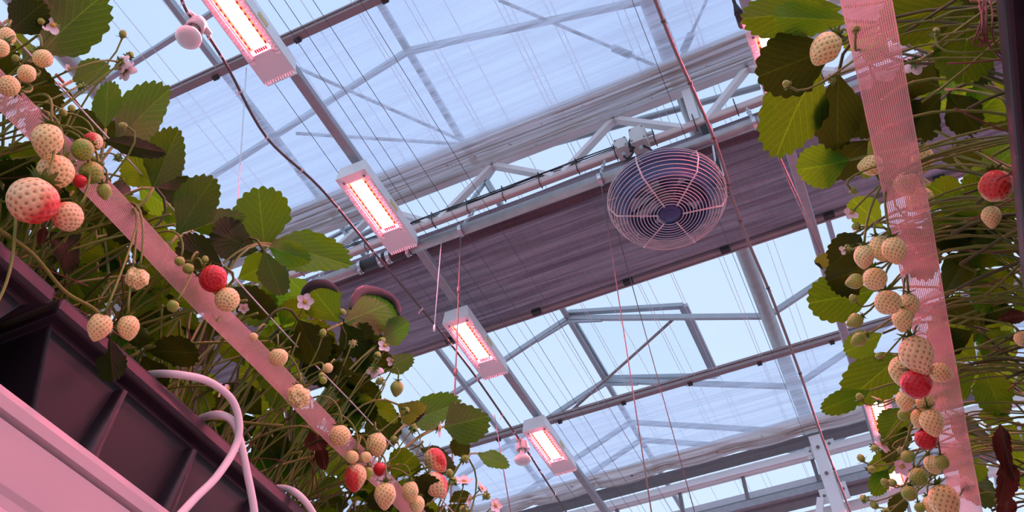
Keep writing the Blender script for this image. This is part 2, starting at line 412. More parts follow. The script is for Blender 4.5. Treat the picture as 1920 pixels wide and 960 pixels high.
# ---- thermal screens (translucent), each with a leading bar and a gathered bundle
def thermal(name, y0, y1, h, hb, label, seed, bar_label, swag=.012, bs=1.):
    t = thing(name, W(-1, y0, h), label, 'thermal screen', 'translucent thermal screens')
    rows = []; ny = 60; nx = 120
    for j in range(ny+1):
        s_ = j/ny; y = y0+(y1-y0)*s_; row = []
        for i in range(nx+1):
            x = -8+14*i/nx
            sag = -.05*sin(pi*s_) + .012*sin(s_*34+1.3*sin(x*1.1+seed))*(.3+.7*s_) + .010*noise.noise(Vector((x*1.2, y*9, seed)))
            row.append(W(x, y, h+(hb-h)*s_+sag))
        rows.append(row)
    g = MB(); g.grid(rows); g.build('screen_cloth', 'thermal', t, True)
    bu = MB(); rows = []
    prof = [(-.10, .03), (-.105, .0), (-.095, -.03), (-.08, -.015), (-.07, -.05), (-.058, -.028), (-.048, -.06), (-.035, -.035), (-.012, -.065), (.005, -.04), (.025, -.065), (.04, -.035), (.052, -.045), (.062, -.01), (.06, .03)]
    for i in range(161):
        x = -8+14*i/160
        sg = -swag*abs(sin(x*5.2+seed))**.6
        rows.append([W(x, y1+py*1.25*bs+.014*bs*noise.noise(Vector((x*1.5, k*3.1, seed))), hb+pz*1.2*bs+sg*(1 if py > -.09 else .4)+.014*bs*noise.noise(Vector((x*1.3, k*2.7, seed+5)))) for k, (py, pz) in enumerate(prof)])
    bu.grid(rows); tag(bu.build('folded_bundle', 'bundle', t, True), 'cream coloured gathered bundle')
    br = MB(); br.bar(W(-8, y0, h), W(6, y0, h), .045, .03); br.bar(W(-8, y0-.02, h+.028), W(6, y0-.02, h+.028), .022, .02)
    tag(br.build('leading_bar', 'rail', t), bar_label)
    for i in range(24):
        cl = MB(); x = -7.5+.55*i; cl.bar(W(x, y0+.012, h-.022), W(x+.035, y0+.012, h-.022), .028, .02); cl.build('wire_clip', 'rubber', t)
    return t
thermal('thermal_screen', 1.69, 2.84, 4.45, 4.45, 'translucent screen gathered on the lattice truss, nearer one at the top', 1.0, 'brown leading bar')
thermal('thermal_screen', 5.47, 6.25, 4.45, 4.33, 'translucent screen in the lower middle, gathered near the white column', 4.0, 'brown leading bar', .04, .72)

# ---- dark shade screen just past the truss
sh = thing('shade_screen', W(-1, 3.3, 3.97), 'dark purple grey pleated shade screen hung across the middle', 'shade screen')
rows = []; ny = 150
for j in range(ny+1):
    s_ = j/ny; y = 2.96+(3.78-2.96)*s_; row = []
    for i in range(141):
        x = -8+14*i/140
        ph = s_*70+1.2*sin(x*.9)+1.5*noise.noise(Vector((x*.8, s_*5, 2)))
        row.append(W(x, y, 3.985+.011*sin(ph)*(1-.45*s_)+.012*noise.noise(Vector((x*.9, y*14, 7)))-.03*sin(pi*s_)))
    rows.append(row)
g = MB(); g.grid(rows); g.build('screen_cloth', 'shade', sh, True)
g = MB(); rows = []
prof = [(-.02, .02), (-.05, -.01), (-.035, -.05), (-.01, -.025), (0, -.075), (.02, -.03), (.035, -.085), (.05, -.03), (.065, -.075), (.08, -.02), (.10, -.055), (.12, -.01)]
for i in range(181):
    x = -8+14*i/180
    rows.append([W(x, TY+.058+py*.9+.012*noise.noise(Vector((x*1.5, k*1.9, 3))), 3.99+pz*(.8+.35*sin(x*1.7+k))+.014*noise.noise(Vector((x*2.1, k*2.3, 9)))) for k, (py, pz) in enumerate(prof)])
g.grid(rows); tag(g.build('folded_bundle', 'shade', sh, True), 'dark gathered folds')
g = MB(); g.bar(W(-8, 3.79, 3.975), W(6, 3.79, 3.975), .03, .035); g.bar(W(-8, 3.815, 3.965), W(6, 3.815, 3.965), .012, .02); g.build('leading_bar', 'rail', sh)
for i in range(20):
    g = MB(); g.bar(W(-7.7+.62*i, 3.775, 3.955), W(-7.64+.62*i, 3.775, 3.955), .03, .03); g.build('wire_clip', 'rubber', sh)

# ---- heating/irrigation pipe below the truss
PY, PH = 2.71, 3.62
pp = thing('steel_pipe', W(-1, PY, PH), 'long round galvanised pipe under the shade screen', 'pipe')
xj = at_h(724, 488, PH).x
g = MB(); g.tube([W(-8, PY, PH), W(xj-.075, PY, PH)], .030, 16); g.tube([W(xj+.075, PY, PH), W(6, PY, PH)], .030, 16); g.build('pipe_run', 'pipe', pp, True)
g = MB(); g.tube([W(xj-.16, PY, PH), W(xj+.16, PY, PH)], .0325, 16); tag(g.build('coupling_sleeve', 'rubber', pp, True), 'black rubber coupling sleeve')
for dx, w_ in ((-.15, .02), (-.02, .03), (.03, .025), (.15, .02)):
    g = MB(); g.lathe([(.033, -w_/2), (.0375, -w_/2), (.0375, w_/2), (.033, w_/2)], W(xj+dx, PY, PH), (1, 0, 0), 18)
    g.box(W(xj+dx-.008, PY-.02, PH-.052), W(xj+dx+.008, PY+.01, PH-.036))
    tag(g.build('hose_clamp', 'steelbright', pp), 'bright steel hose clamp')
for i, px in enumerate((865, 1125, 1415, 585)):
    x = at_h(px, {865: 432, 1125: 335, 1415: 232, 585: 530}[px], PH).x
    g = MB(); top = W(x, TY-.02, 4.0)
    for k in range(9):
        c = W(x, PY, PH+.03).lerp(top, (k+.5)/9); d = (top-W(x, PY, PH)).normalized()
        e = Vector((1, 0, 0)) if k % 2 else d.cross(Vector((1, 0, 0))).normalized()
        g.tube([c+d*(.026*cos(a))+e*(.010*sin(a)) for a in [2*pi*j/10 for j in range(10)]], .0035, 5, closed=True)
    g.lathe([(.031, -.01), (.035, -.01), (.035, .01), (.031, .01)], W(x, PY, PH), (1, 0, 0), 14)
    g.build('hanger_chain', 'steelbright', pp)

# cables strapped along the bottom chord
for k in range(3):
    g = MB(); pts = [W(-8+.185*i, TY-.012-.006*k, 4.078+.006*k+.012*noise.noise(Vector((i*.6, k*3, 0)))) for i in range(41)]
    pts = [p for p in pts]
    g.tube(catmull(pts, 3), .0042, 6); tag(g.build('power_cable', 'rubber', smooth=True), ('thin black cable lowest in the bundle on the truss chord', 'thin black cable in the middle of the bundle on the truss chord', 'thin black cable topmost in the bundle on the truss chord')[k], 'cable', 'cables strapped along the truss chord')
g = MB()
for i in range(36):
    x = -5.2+.23*i; g.tube([W(x, TY+.022*sx, 4.045+.031*sz) for sx, sz in ((-1.9, 1.5), (-1, -1), (1, -1), (1, 1), (-1, 1.7))], .003, 5, closed=True)
    
zt = g.build('cable_tie', 'blackwire'); tag(zt, 'black cable ties looped round the white truss chord', 'cable tie', kind='stuff')

# ---- second truss frame at the end (y 6.36) with its white column
FY = 6.36
t2 = thing('end_beam', W(-1, FY, 4.0), 'deep pale steel beam across the bottom right', 'beam')
g = MB(); g.bar(W(-8, FY+.035, 4.27), W(6, FY+.035, 4.27), .10, .05); tag(g.build('grey_gutter', 'darkgrey', t2), 'dark grey gutter under the gathered screen')
g = MB(); g.bar(W(-8, FY, 4.12), W(6, FY, 4.12), .05, .085, bev=.006); g.bar(W(-8, FY-.035, 4.10), W(6, FY-.035, 4.10), .02, .03); g.build('top_chord', 'white', t2)
g = MB(); g.bar(W(-8, FY+.02, 3.90), W(6, FY+.02, 3.90), .04, .055); tag(g.build('middle_rail', 'railwhite', t2), 'pale aluminium rail')
g = MB(); g.bar(W(-8, FY, 3.815), W(6, FY, 3.815), .06, .055); tag(g.build('lower_channel', 'galv', t2), 'galvanised lower channel')
g = MB(); g.bar(W(-8, FY+.09, 3.78), W(6, FY+.09, 3.78), .12, .02); tag(g.build('dark_flange', 'darkgrey', t2), 'dark underside flange')
g = MB(); g.bar(W(-8, FY+.16, 3.70), W(6, FY+.16, 3.70), .05, .06); g.build('bottom_chord', 'white', t2)
for x in (-1.30, -.77, -.21, .36, -1.85, -2.4):
    g = MB(); g.bar(W(x, FY+.01, 3.83), W(x, FY+.01, 4.10), .028, .035, up=(0, 1, 0)); tag(g.build('short_post', 'darkgrey', t2), 'short dark post')
for x0, x1 in ((-1.9, -1.62), (-.95, -.78)):
    g = MB(); g.bar(W(x0, FY+.3, 4.02), W(x1-.2, FY+.3, 3.92), .03, .03); g.build('back_tie', 'alu', t2)
cx = -.135
co = thing('steel_column', (cx, FY-.06, 0), 'white bolted steel column at the bottom right', 'column')
g = MB(); g.bar((cx, FY-.06, 0), W(cx, FY-.06, 4.22), .095, .07, up=(0, 1, 0), bev=.006); g.build('post', 'white', co)
g = MB(); g.box(W(cx-.10, FY-.035, 4.06), W(cx-.04, FY-.02, 4.17)); g.box(W(cx+.05, FY-.035, 4.08), W(cx+.13, FY-.02, 4.19)); g.box(W(cx-.10, FY-.035, 3.66), W(cx-.04, FY-.02, 3.78)); g.box(W(cx+.05, FY-.035, 3.66), W(cx+.11, FY-.02, 3.80)); g.build('gusset_plate', 'white', co)
g = MB()
for h_ in (4.10, 3.86):
    g.lathe([(0, -.012), (.010, -.012), (.014, -.006), (.014, 0)], W(cx, FY-.105, h_), (0, 1, 0), 10)
for dx, h_ in ((-.07, 4.12), (.09, 4.15), (-.07, 3.72), (.08, 3.74)): g.lathe([(0, -.012), (.008, -.012), (.011, -.006), (.011, 0)], W(cx+dx, FY-.035, h_), (0, 1, 0), 10)
tag(g.build('bolt_heads', 'darkgrey', co), 'dark bolt heads')
g = MB(); g.bar(W(cx-.10, FY-.05, 3.70), W(cx-.19, FY-.05, 3.45), .05, .03, up=(0, 1, 0)); g.build('knee_brace', 'white', co)

# ---- lamp rail and grow lamps
LH = 3.6; RX = -.4985*LH
def rail(x, y0, y1, label):
    g = MB(); g.bar(W(x, y0, LH+.16), W(x, y1, LH+.16), .05, .045, bev=.004); tag(g.build('lamp_rail', 'galv'), label, 'rail', 'lamp rails')
rail(RX, -3.2, 9, 'grey steel rail carrying the row of four glowing lamps')
RX2 = .075*LH
rail(RX2, -3.2, 9, 'grey steel rail behind the leaves on the right')
LW, LL = .172, .556
def lamp_mesh():
    parts = {}
    b = MB(); w, l, h = LW/2, LL/2, .095
    # tray: sides, top and a sloping finned underside round the light slot
    sw, s0, s1 = .051, -l+.05, l-.14
    outer = [(-w, -l), (w, -l), (w, l), (-w, l)]; inner = [(-sw, s0), (sw, s0), (sw, s1), (-sw, s1)]
    vs = [(x, y, 0) for x, y in outer]+[(x*.86, y*.985, h) for x, y in outer]+[(x, y, .006) for x, y in inner]+[(x, y, .03) for x, y in inner]
    fs = [(4, 5, 6, 7)]+[(i, (i+1) % 4, 4+(i+1) % 4, 4+i) for i in range(4)]+[(i, 8+i, 8+(i+1) % 4, (i+1) % 4) for i in range(4)]+[(8+i, 12+i, 12+(i+1) % 4, 8+(i+1) % 4) for i in range(4)]
    b.add(vs, fs)
    f = b
    for i in range(20):
        y = -l+.085+i*(s1-s0-.01)/19
        for sx in (-1, 1): f.bar((sx*(w-.006), y, -.002), (sx*(sw+.008), y, .003), .014, .010, up=(0, 0, 1))
    for i in range(12):
        x = -w+.012+i*(LW-.024)/11; f.bar((x, l-.004, -.004), (x, l+.014, .02), .008, .02)

    e = MB(); e.box((-.033, s0+.010, .010), (.033, s1-.034, .014)); parts['led_strip'] = (e, 'led')
    r = MB()
    for sx in (-1, 1): r.box((min(sx*.0335, sx*.050), s0+.004, .012), (max(sx*.0335, sx*.050), s1-.026, .018))
    r.box((-.050, s0+.0005, .012), (.050, s0+.009, .018)); parts['led_border'] = (r, 'led_edge')
    d = MB()
    for i in range(11):
        y = s0+.03+i*(s1-s0-.07)/10
        for sx in (-1, 1): d.box((sx*.0415-.004, y-.006, .007), (sx*.0415+.004, y+.006, .0125)); 
    for i in range(6): d.box((-.03+i*.011, s1-.022, .009), (-.024+i*.011, s1-.006, .016))
    b.add(d.v, d.f, 1); parts['housing'] = (b, ['lamp_body', 'led_dot'])
    s = MB()
    for x in (-.058, .058):
        for y in (s0-.010, s1+.010): s.lathe([(0, -.004), (.006, -.004), (.008, .004)], (x, y, .004), (0, 0, 1), 10)
    parts['screw'] = (s, 'darkgrey')
    st = MB(); st.box((w*.86+.001, -.02, .02), (w*.96+.004, .05, .05)); parts['sticker'] = (st, 'sticker')
    k = MB()
    for y in (-.2, .2): k.bar((0, y, h), (0, y, .14), .06, .012)
    parts['mounting_bracket'] = (k, 'galv')
    hk = MB(); hk.tube([(w*.8, l-.02+.018*cos(a), .07+.022*sin(a)) for a in [2*pi*i/14 for i in range(14)]], .003, 6, closed=True); parts['wire_loop'] = (hk, 'railwhite')
    return {k_: b_.mesh(k_, m_) for k_, (b_, m_) in parts.items()}
LM = lamp_mesh()
def lamp(x, y, label, h=LH, group='grow lamps'):
    t = thing('grow_lamp', W(x, y, h), label, 'grow lamp', group)
    for k_, me in LM.items():
        o = bpy.data.objects.new(k_, me); COL.objects.link(o); o.parent = t
        if k_ == 'led_strip': o['label'] = 'glowing white pink strip'
    return t
LS = .3245*LH; LY = .667*LH
lamp(RX, LY-LS, 'nearest and largest glowing lamp at the top left')
lamp(RX, LY, 'glowing lamp beside the black pipe coupling')
lamp(RX, LY+LS, 'glowing lamp at the shade screen edge, below centre')
lamp(RX, LY+2*LS-.01, 'farthest glowing lamp of the middle row, beside the lower hanging bulb')
pA = at_h(1643, 840, LH); lamp(pA.x+LW/2, pA.y-LL/2, 'glowing lamp behind the right leaves, upper of two at bottom right')
pB = at_h(1667, 935, LH); lamp(pB.x+LW/2, pB.y-LL/2+.02, 'glowing lamp lowest at right behind berries and a white flower')
pC = at_h(1397, 62, LH); lamp(pC.x+LW/2, pC.y+LL/2, 'glowing lamp peeking from the leaves at the top right')
for x, y in ((RX, LY-2*LS), (RX, LY-3*LS), (RX, LY-4*LS), (RX2+.04, LY-LS), (RX2+.04, LY-2*LS), (RX2+.04, LY-3*LS), *[(x_, LY+k_*LS) for x_ in (2.4, 4.5) for k_ in range(-4, 4)]):
    lamp(x, y, 'glowing grow lamp hanging beyond the picture edge', group='grow lamps beyond the picture')

# ---- festoon cable with two bulbs
def festoon(pts, r, name, mat, label, cat, clips=0, clipmat='steelbright'):
    cp = catmull(pts, 6)
    L = thing(name, cp[len(cp)//2], label, cat)
    g = MB(); g.tube(cp, r, 8); g.build('cord', mat, L, True)
    if clips:
        c = MB()
        for i in range(clips):
            p = cp[int((i+.5)/clips*(len(cp)-1))]; d = (cp[min(len(cp)-1, int((i+.5)/clips*(len(cp)-1))+1)]-p).normalized()
            c.tube([p-d*.005, p+d*.005], r*1.35, 8); c.tube([p, p+Vector((RND.uniform(-.02, .02), 0, -.03))], .0015, 5)
        c.build('clip', clipmat, L)
    return L
CH = 3.45
fp = [(338, -6), (352, 24), (371, 44), (392, 70), (430, 132), (500, 258), (600, 352), (700, 472), (806, 598), (880, 690), (950, 790), (971, 820), (979, 834), (990, 848), (1018, 892), (1065, 965)]
hs = [3.45, 3.40, 3.36, 3.34, 3.36, 3.38, 3.36, 3.34, 3.30, 3.28, 3.28, 3.3]
festoon([at_h(*q, 3.35) for q in fp], .0065, 'festoon_cable', 'cable', 'brown lighting cable with two bulbs sagging past the left lamps', 'cable', 22, 'socket')
def bulb(px, h, ax, label, s=1.0):
    p = at_h(*px, h); ax = Vector(ax).normalized()
    t = thing('hanging_bulb', p, label, 'light bulb', 'bulbs on the festoon cable')
    g = MB(); g.lathe([(0, -.014), (.030, -.014), (.036, -.004), (.038, .045), (.033, .052), (.029, .05), (.027, .02), (0, .02)], p, ax, 20)
    g.tube([p-Vector((.02, .045, -.03)), p-Vector((.008, .02, -.01))], [.012, .02], 10); g.tube([p+Vector((.01, .03, -.005)), p+Vector((.02, .06, -.01))], [.018, .011], 10)
    g.build('socket', 'socket', t, True)
    g = MB(); g.lathe([(.016, .02), (.016, .065), (.019, .078), (.036, .095), (.050, .110), (.0525, .122), (.046, .134), (.028, .141), (0, .143)], p, ax, 24); g.build('bulb_glass', 'bulb', t, True)
bulb((371, 44), 3.35, (-.06, -.03, -1), 'milky reflector bulb hanging at the top left')
bulb((979, 832), 3.35, (-.02, .02, -1), 'milky reflector bulb hanging left of the farthest lamp')

# ---- right-hand cable/rod along the aisle
rp = [(1225, -8), (1262, 85), (1300, 170), (1338, 258), (1362, 330), (1374, 375), (1405, 458), (1448, 560), (1500, 700), (1545, 830), (1600, 975)]
festoon([at_h(*q, 3.42) for q in rp], .008, 'drop_cable', 'wire_red', 'reddish brown cable running past the fan at right', 'cable', 8, 'cable')
rk = [(1300, 225), (1322, 262), (1336, 300), (1352, 340), (1358, 368)]
hb = thing('cable_hanger', at_h(1340, 300, 3.7), 'dark bracket hanging the reddish cable right of the fan', 'bracket')
g = MB(); kp = [at_h(x+4, y, 3.98-.11*i) for i, (x, y) in enumerate(((1318, 236), (1332, 268), (1344, 300), (1354, 332), (1362, 362)))]
g.bar(kp[0], kp[1], .05, .04); g.bar(kp[2], kp[3], .03, .03); g.bar(kp[3], kp[4], .035, .035); g.build('bracket_block', 'blackwire', hb)
g = MB(); g.tube([kp[0]+Vector((.03, 0, 0)), kp[4]], .006, 6); g.tube([kp[1], kp[2]+Vector((-.02, 0, 0)), kp[4]], .006, 6); g.build('bracket_rod', 'steelbright', hb)

# ---- circulation fan under the pipe
fc = at_h(1257, 402, 3.38)
FR, FD = .30, .15
fan = thing('circulation_fan', fc, 'round caged circulation fan hanging below the pipe', 'fan')
g = MB(); F0 = fc
def ring(mb, r, dz, th, n=56): mb.tube([F0+Vector((r*cos(2*pi*i/n), r*sin(2*pi*i/n), dz)) for i in range(n)], th, 5, closed=True)
for i in range(13): ring(g, .066+(.262-.066)*i/12, .03*((i/12)**3), .0021)
for i in range(6):
    t_ = (i+1)/6; ring(g, .262+.038*sin(t_*pi*.62), .03+.115*t_, .0021)
g.build('guard_rings', 'fanwire', fan, True)
g = MB()
for k in range(6):
    a = radians(18+60*k); e = Vector((cos(a), sin(a), 0))
    g.tube([F0+e*.06+Vector((0, 0, -.003)), F0+e*.262+Vector((0, 0, .028)), F0+e*.297+Vector((0, 0, .10)), F0+e*.296+Vector((0, 0, .155)), F0+e*.20+Vector((0, 0, .19))], .0042, 6)
g.build('guard_spokes', 'fanwire', fan, True)
g = MB(); g.lathe([(0, .004), (.045, .0), (.056, .008), (.056, .03), (0, .03)], F0, (0, 0, 1), 24); g.lathe([(.030, -.002), (.022, -.006), (.012, -.002), (0, -.003)], F0, (0, 0, 1), 16); g.build('hub', 'navy', fan, True)
g = MB(); g.lathe([(.196, .045), (.210, .045), (.214, .06), (.205, .075), (.196, .085), (.196, .17), (.235, .20), (.262, .20), (.262, .185), (.225, .17), (.206, .15), (.200, .075), (.196, .045)], F0, (0, 0, 1), 48); tag(g.build('shroud', 'navy', fan, True), 'dark navy shroud ring')
for k in range(5):
    a0 = 2*pi*k/5; g = MB(); rows = []
    for i in range(9):
        r_ = .05+.14*i/8; rows.append([F0+Vector((r_*cos(a0+t_*(.42-.12*i/8)), r_*sin(a0+t_*(.42-.12*i/8)), .125-.035*t_+.004*cos(t_*3))) for t_ in (-1, -.5, 0, .5, 1)])
    g.grid(rows); bl = g.build('blade', 'navy', fan, True); sm = bl.modifiers.new('thick', 'SOLIDIFY'); sm.thickness = .004
g = MB(); g.lathe([(0, .13), (.05, .13), (.062, .15), (.062, .25), (.045, .275), (0, .275)], F0, (0, 0, 1), 24); tag(g.build('motor', 'darkgrey', fan, True), 'dark cylindrical motor')
g = MB()
for a in (radians(40), radians(160), radians(280)): g.bar(F0+Vector((.06*cos(a), .06*sin(a), .2)), F0+Vector((.25*cos(a), .25*sin(a), .19)), .02, .008)
g.bar(F0+Vector((0, 0, .27)), Vector((fc.x, PY, Z(PH)-.03)), .03, .02, up=(1, 0, 0)); g.bar(Vector((fc.x-.03, PY, Z(PH)-.036)), Vector((fc.x+.03, PY, Z(PH)-.036)), .08, .012)
for dx in (-.022, .022): g.tube([Vector((fc.x+dx, PY+.034*cos(t_), Z(PH)+.034*sin(t_))) for t_ in [pi*2*i/12 for i in range(12)]], .004, 5, closed=True)
g.build('bracket', 'galv', fan)

# ---- two control boxes on the truss chord
for (px, sx, sz, lab) in (((1168, 279), .10, .085, 'small grey junction box on the truss chord, left one'), ((1199, 262), .125, .135, 'grey control box on the truss chord, taller right one')):
    p = at_y(*px, TY-.05); t = thing('junction_box', p-Vector((0, 0, sz/2)), lab, 'box', 'control boxes on the truss')
    g = MB(); g.bar(p-Vector((0, 0, sz/2)), p+Vector((0, 0, sz/2)), sx*.72, .09, up=(0, 1, 0), bev=.008); g.build('case', 'box', t)
    g = MB()
    for dx in (-1, 1):
        for dz in (-1, 1): g.lathe([(0, -.004), (.005, -.004), (.005, 0)], p+Vector((dx*sx*.28, -.046, dz*sz*.38)), (0, 1, 0), 8)
    g.build('lid_screw', 'darkgrey', t)
    g = MB(); g.lathe([(0, -.03), (.012, -.03), (.014, 0)], p-Vector((0, .0, sz/2)), (0, 0, 1), 10); g.build('cable_gland', 'railwhite', t); g = MB(); g.lathe([(0, .03), (.012, .03), (.014, 0)], p+Vector((sx*.38, 0, sz*.15)), (1, 0, 0), 10); g.build('cable_gland', 'railwhite', t)
bp_ = [at_y(1168, 290, TY-.05), at_y(1176, 297, TY-.07), at_y(1187, 285, TY-.06), at_y(1180, 268, TY-.06), at_y(1184, 258, TY-.06), at_y(1187, 272, TY-.07), at_y(1182, 284, TY-.06), at_y(1190, 276, TY-.06), at_y(1200, 272, TY-.05), at_y(1222, 282, TY-.06), at_y(1228, 300, TY-.1)]
g = MB(); g.tube(catmull(bp_, 6), .006, 6); tag(g.build('cable_loop', 'blackwire', smooth=True), 'black looped cable between the two grey boxes', 'cable')

# ---- suspension wires hanging from the pipe
def vwire(a, b, label, mat='wire_dark', r=.0022, knots=()):
    g = MB(); g.tube([a, b], r, 6)
    for t_ in knots: p = a.lerp(b, t_); d = (b-a).normalized(); g.tube([p-d*.02, p+d*.02], r*2.4, 6)
    tag(g.build('hanging_wire', mat, smooth=True), label, 'wire', 'wires hanging from the roof')
p = at_h(865, 415, 3.8); vwire(p, Vector((p.x+.0, p.y, Z(1.6))), 'thin wire hanging straight down in front of the lower lamp', 'wire_red', .004, (.25, .5, .75))
p = at_h(828, 448, PH); q = Vector((p.x-.01, p.y, Z(2.95))); vwire(p, q, 'short pale hook wire left of the lower lamp', 'wire_pale', .0022, (.98,))
p = at_h(1128, 350, 3.75); vwire(p, Vector((p.x, p.y, Z(1.5))), 'thin coppery wire hanging left of the fan', 'wire_red', .0028)
p = at_h(1148, 400, 3.95); vwire(p, at_h(1303, 962, 2.5), 'thin coppery wire slanting right below the fan', 'wire_red', .0025)
p = at_h(1436, 235, 3.7); vwire(p, at_h(1556, 500, 2.9), 'coppery wire slanting beside the right leaves', 'wire_red', .003)
p = at_h(1443, 260, 3.7); vwire(p, at_h(1538, 475, 2.9), 'dark wire slanting beside the right leaves', 'wire_dark', .0025)
p = at_h(462, 128, 4.4); vwire(p, at_h(443, 420, 3.1), 'pale slack wire hanging behind the top left lamp', 'wire_pale', .004)
p = at_h(927, 778, 3.3); vwire(p, at_h(958, 965, 2.2), 'dark wire hanging left of the lower bulb', 'wire_dark', .0028)
p = at_h(1378, 10, 3.6); q = at_h(1385, 25, 3.55)
g = MB(); g.tube([W(RX2, at_h(1372, -10, 3.7).y-.05, LH+.145), at_h(1374, -4, 3.68), at_h(1378, 8, 3.66), q], [.008, .008, .008, .02], 8); g.tube([q, at_h(1392, 48, 3.6)], .018, 8); tag(g.build('power_plug', 'blackwire', smooth=True), 'black cable plug of the top right lamp', 'plug')

# ---- support wires under and over the screens, running along the house
WX = [(-.634, 'p', 4.5), (-.611, 'p', 4.5), (-.56, 'p', 4.5), (-.507, 'd', 3.9), (-.427, 'd', 3.9), (-.398, 'd', 3.9), (-.36, 'p', 4.5), (-.352, 'p', 4.5), (-.30, 'p', 4.5), (-.293, 'p', 4.5), (-.255, 'p', 4.5), (-.203, 'p', 4.5), (-.196, 'p', 4.5), (-.186, 'p', 4.5), (-.150, 'p', 4.5), (-.143, 'p', 4.5), (-.072, 'p', 4.5), (-.066, 'p', 4.5), (.004, 'p', 4.5), (.012, 'p', 4.5), (-.348, 'd', 3.9), (-.448, 'd', 3.9), (-.05, 'd', 3.9), (-.47, 'p', 4.5), (-.463, 'p', 4.5), (-.41, 'p', 4.5)]
for i, (xr_, c, h_) in enumerate(WX):
    g = MB(); x = xr_*h_; n_ = 9
    g.tube([W(x+.01*sin(i*2.1+k), -1+11*k/n_, h_-.03-(.02 if k % 2 else 0)) for k in range(n_+1)], .0017 if c == 'p' else .0017, 5)
    tag(g.build('support_wire', 'wire_pale' if c == 'p' else 'wire_dark', smooth=True), 'thin pale screen wire running along the house' if c == 'p' else 'thin dark wire strung below the screens along the house', 'wire', 'pale screen support wires' if c == 'p' else 'dark wires below the screens')

# ================================================================== CROP ROWS
# gutters (white steel trays) and black troughs
def gutter(sgn, xo, label):
    # profile from outer lip: sgn -1 left row (row extends to -x), +1 right row
    prof = [(0, .505), (-.002, .497), (.0, .487), (.010, .486), (.010, .4825), (.003, .481), (.010, .436), (.0135, .430), (.0145, .421), (.0125, .415), (.018, .38), (.028, .33), (.05, .29), (.20, .28), (.30, .29), (.322, .33), (.334, .42), (.338, .484), (.350, .505), (.344, .507), (.33, .487), (.325, .487), (.30, .495), (.05, .495), (.025, .487), (.006, .507)]
    rows = [[W(xo+sgn*px, y, pz) for px, pz in prof+[prof[0]]] for y in (-1.5, .2, 1.0, 3.0, 5.0)]
    g = MB(); g.grid(rows); return tag(g.build('hanging_gutter', 'gutter'), label, 'gutter')
gl = gutter(-1, -.645, 'white steel hanging gutter under the left black troughs')
g = MB(); g.bar(W(-.6585, -1.5, .452), W(-.6605, 5, .452), .002, .010); 
gutter(1, .235, 'white steel hanging gutter under the right black troughs')
def trough(sgn, xo, y0, y1, label):
    # outer long wall sits at xo; the trough runs from y0 to y1
    t = thing('planting_trough', W(xo+sgn*.15, (y0+y1)/2, .50), label, 'planting trough', 'black planting troughs')
    b = MB(); sl = .055
    def loop(off, z, e): return [W(xo+sgn*off, y0+e, z), W(xo+sgn*(.30-off), y0+e, z), W(xo+sgn*(.30-off), y1-e, z), W(xo+sgn*off, y1-e, z)]
    L = [loop(.048, .505, sl), loop(.030, .512, sl*.8), loop(.016, .594, .012), loop(-.002, .594, -.002+.004), loop(-.004, .599, 0), loop(-.004, .613, 0), loop(.002, .617, .004), loop(.014, .613, .012), loop(.030, .53, .04)]
    vs = [p for l in L for p in l]; fs = []
    for i in range(len(L)-1):
        for j in range(4): fs.append((i*4+j, i*4+(j+1) % 4, (i+1)*4+(j+1) % 4, (i+1)*4+j))
    fs.append((0, 1, 2, 3)); b.add(vs, fs); o = b.build('trough_body', 'black', t)
    bv = o.modifiers.new('edges', 'BEVEL'); bv.width = .0035; bv.segments = 2; bv.limit_method = 'ANGLE'
    n_ = max(1, int(round((y1-y0)/.125)))
    for k in range(n_):
        y = y0+(k+1)*(y1-y0)/(n_+1)
        b = MB()
        a0 = W(xo+sgn*.012, y, .583); a1 = W(xo+sgn*.0335, y, .496)
        rows = []
        for s_ in range(7):
            u = s_/6; c = a0.lerp(a1, u); w_ = .004+.0065*u; d_ = .007+.0115*u
            rows.append([c+Vector((sgn*.006, -w_*1.25, 0)), c+Vector((-sgn*d_*.55, -w_, 0)), c+Vector((-sgn*d_, -w_*.45, 0)), c+Vector((-sgn*d_, w_*.45, 0)), c+Vector((-sgn*d_*.55, w_, 0)), c+Vector((sgn*.006, w_*1.25, 0))])
        b.grid(rows); b.add(rows[0]+[a0+Vector((sgn*.006, 0, .006))], [(0, 1, 6), (1, 2, 6), (2, 3, 6), (3, 4, 6), (4, 5, 6)])
        b.build('stiffening_rib', 'black', t, True)
    s_ = MB(); rows = []
    for i in range(40):
        y = y0+.03+(y1-y0-.06)*i/39; rows.append([W(xo+sgn*(.03+.24*j/8), y, .598+.008*noise.noise(Vector((j*1.3, i*.9, sgn)))+.008*sin(pi*j/8)) for j in range(9)])
    s_.grid(rows); s_.build('substrate', 'soil', t, True)
    return t
YR = .362
trough(-1, -.634, YR-.56, YR, 'black planting trough at the left picture edge')
trough(-1, -.634, YR+.008, YR+.568, 'black ribbed trough beside the two white hoses')
trough(-1, -.634, YR+.576, YR+1.136, 'black trough behind the third hose at the bottom')
trough(-1, -.634, YR+1.144, YR+1.704, 'farthest black trough of the left row under the foliage')
XRR = .2185
trough(1, XRR, -.35, .21, 'black trough at the right edge, nearest the top')
trough(1, XRR, .218, .778, 'black trough whose rim runs down the right picture edge')
trough(1, XRR, .786, 1.346, 'black trough behind the stalks at right')
trough(1, XRR, 1.354, 1.914, 'farthest black trough of the right row')

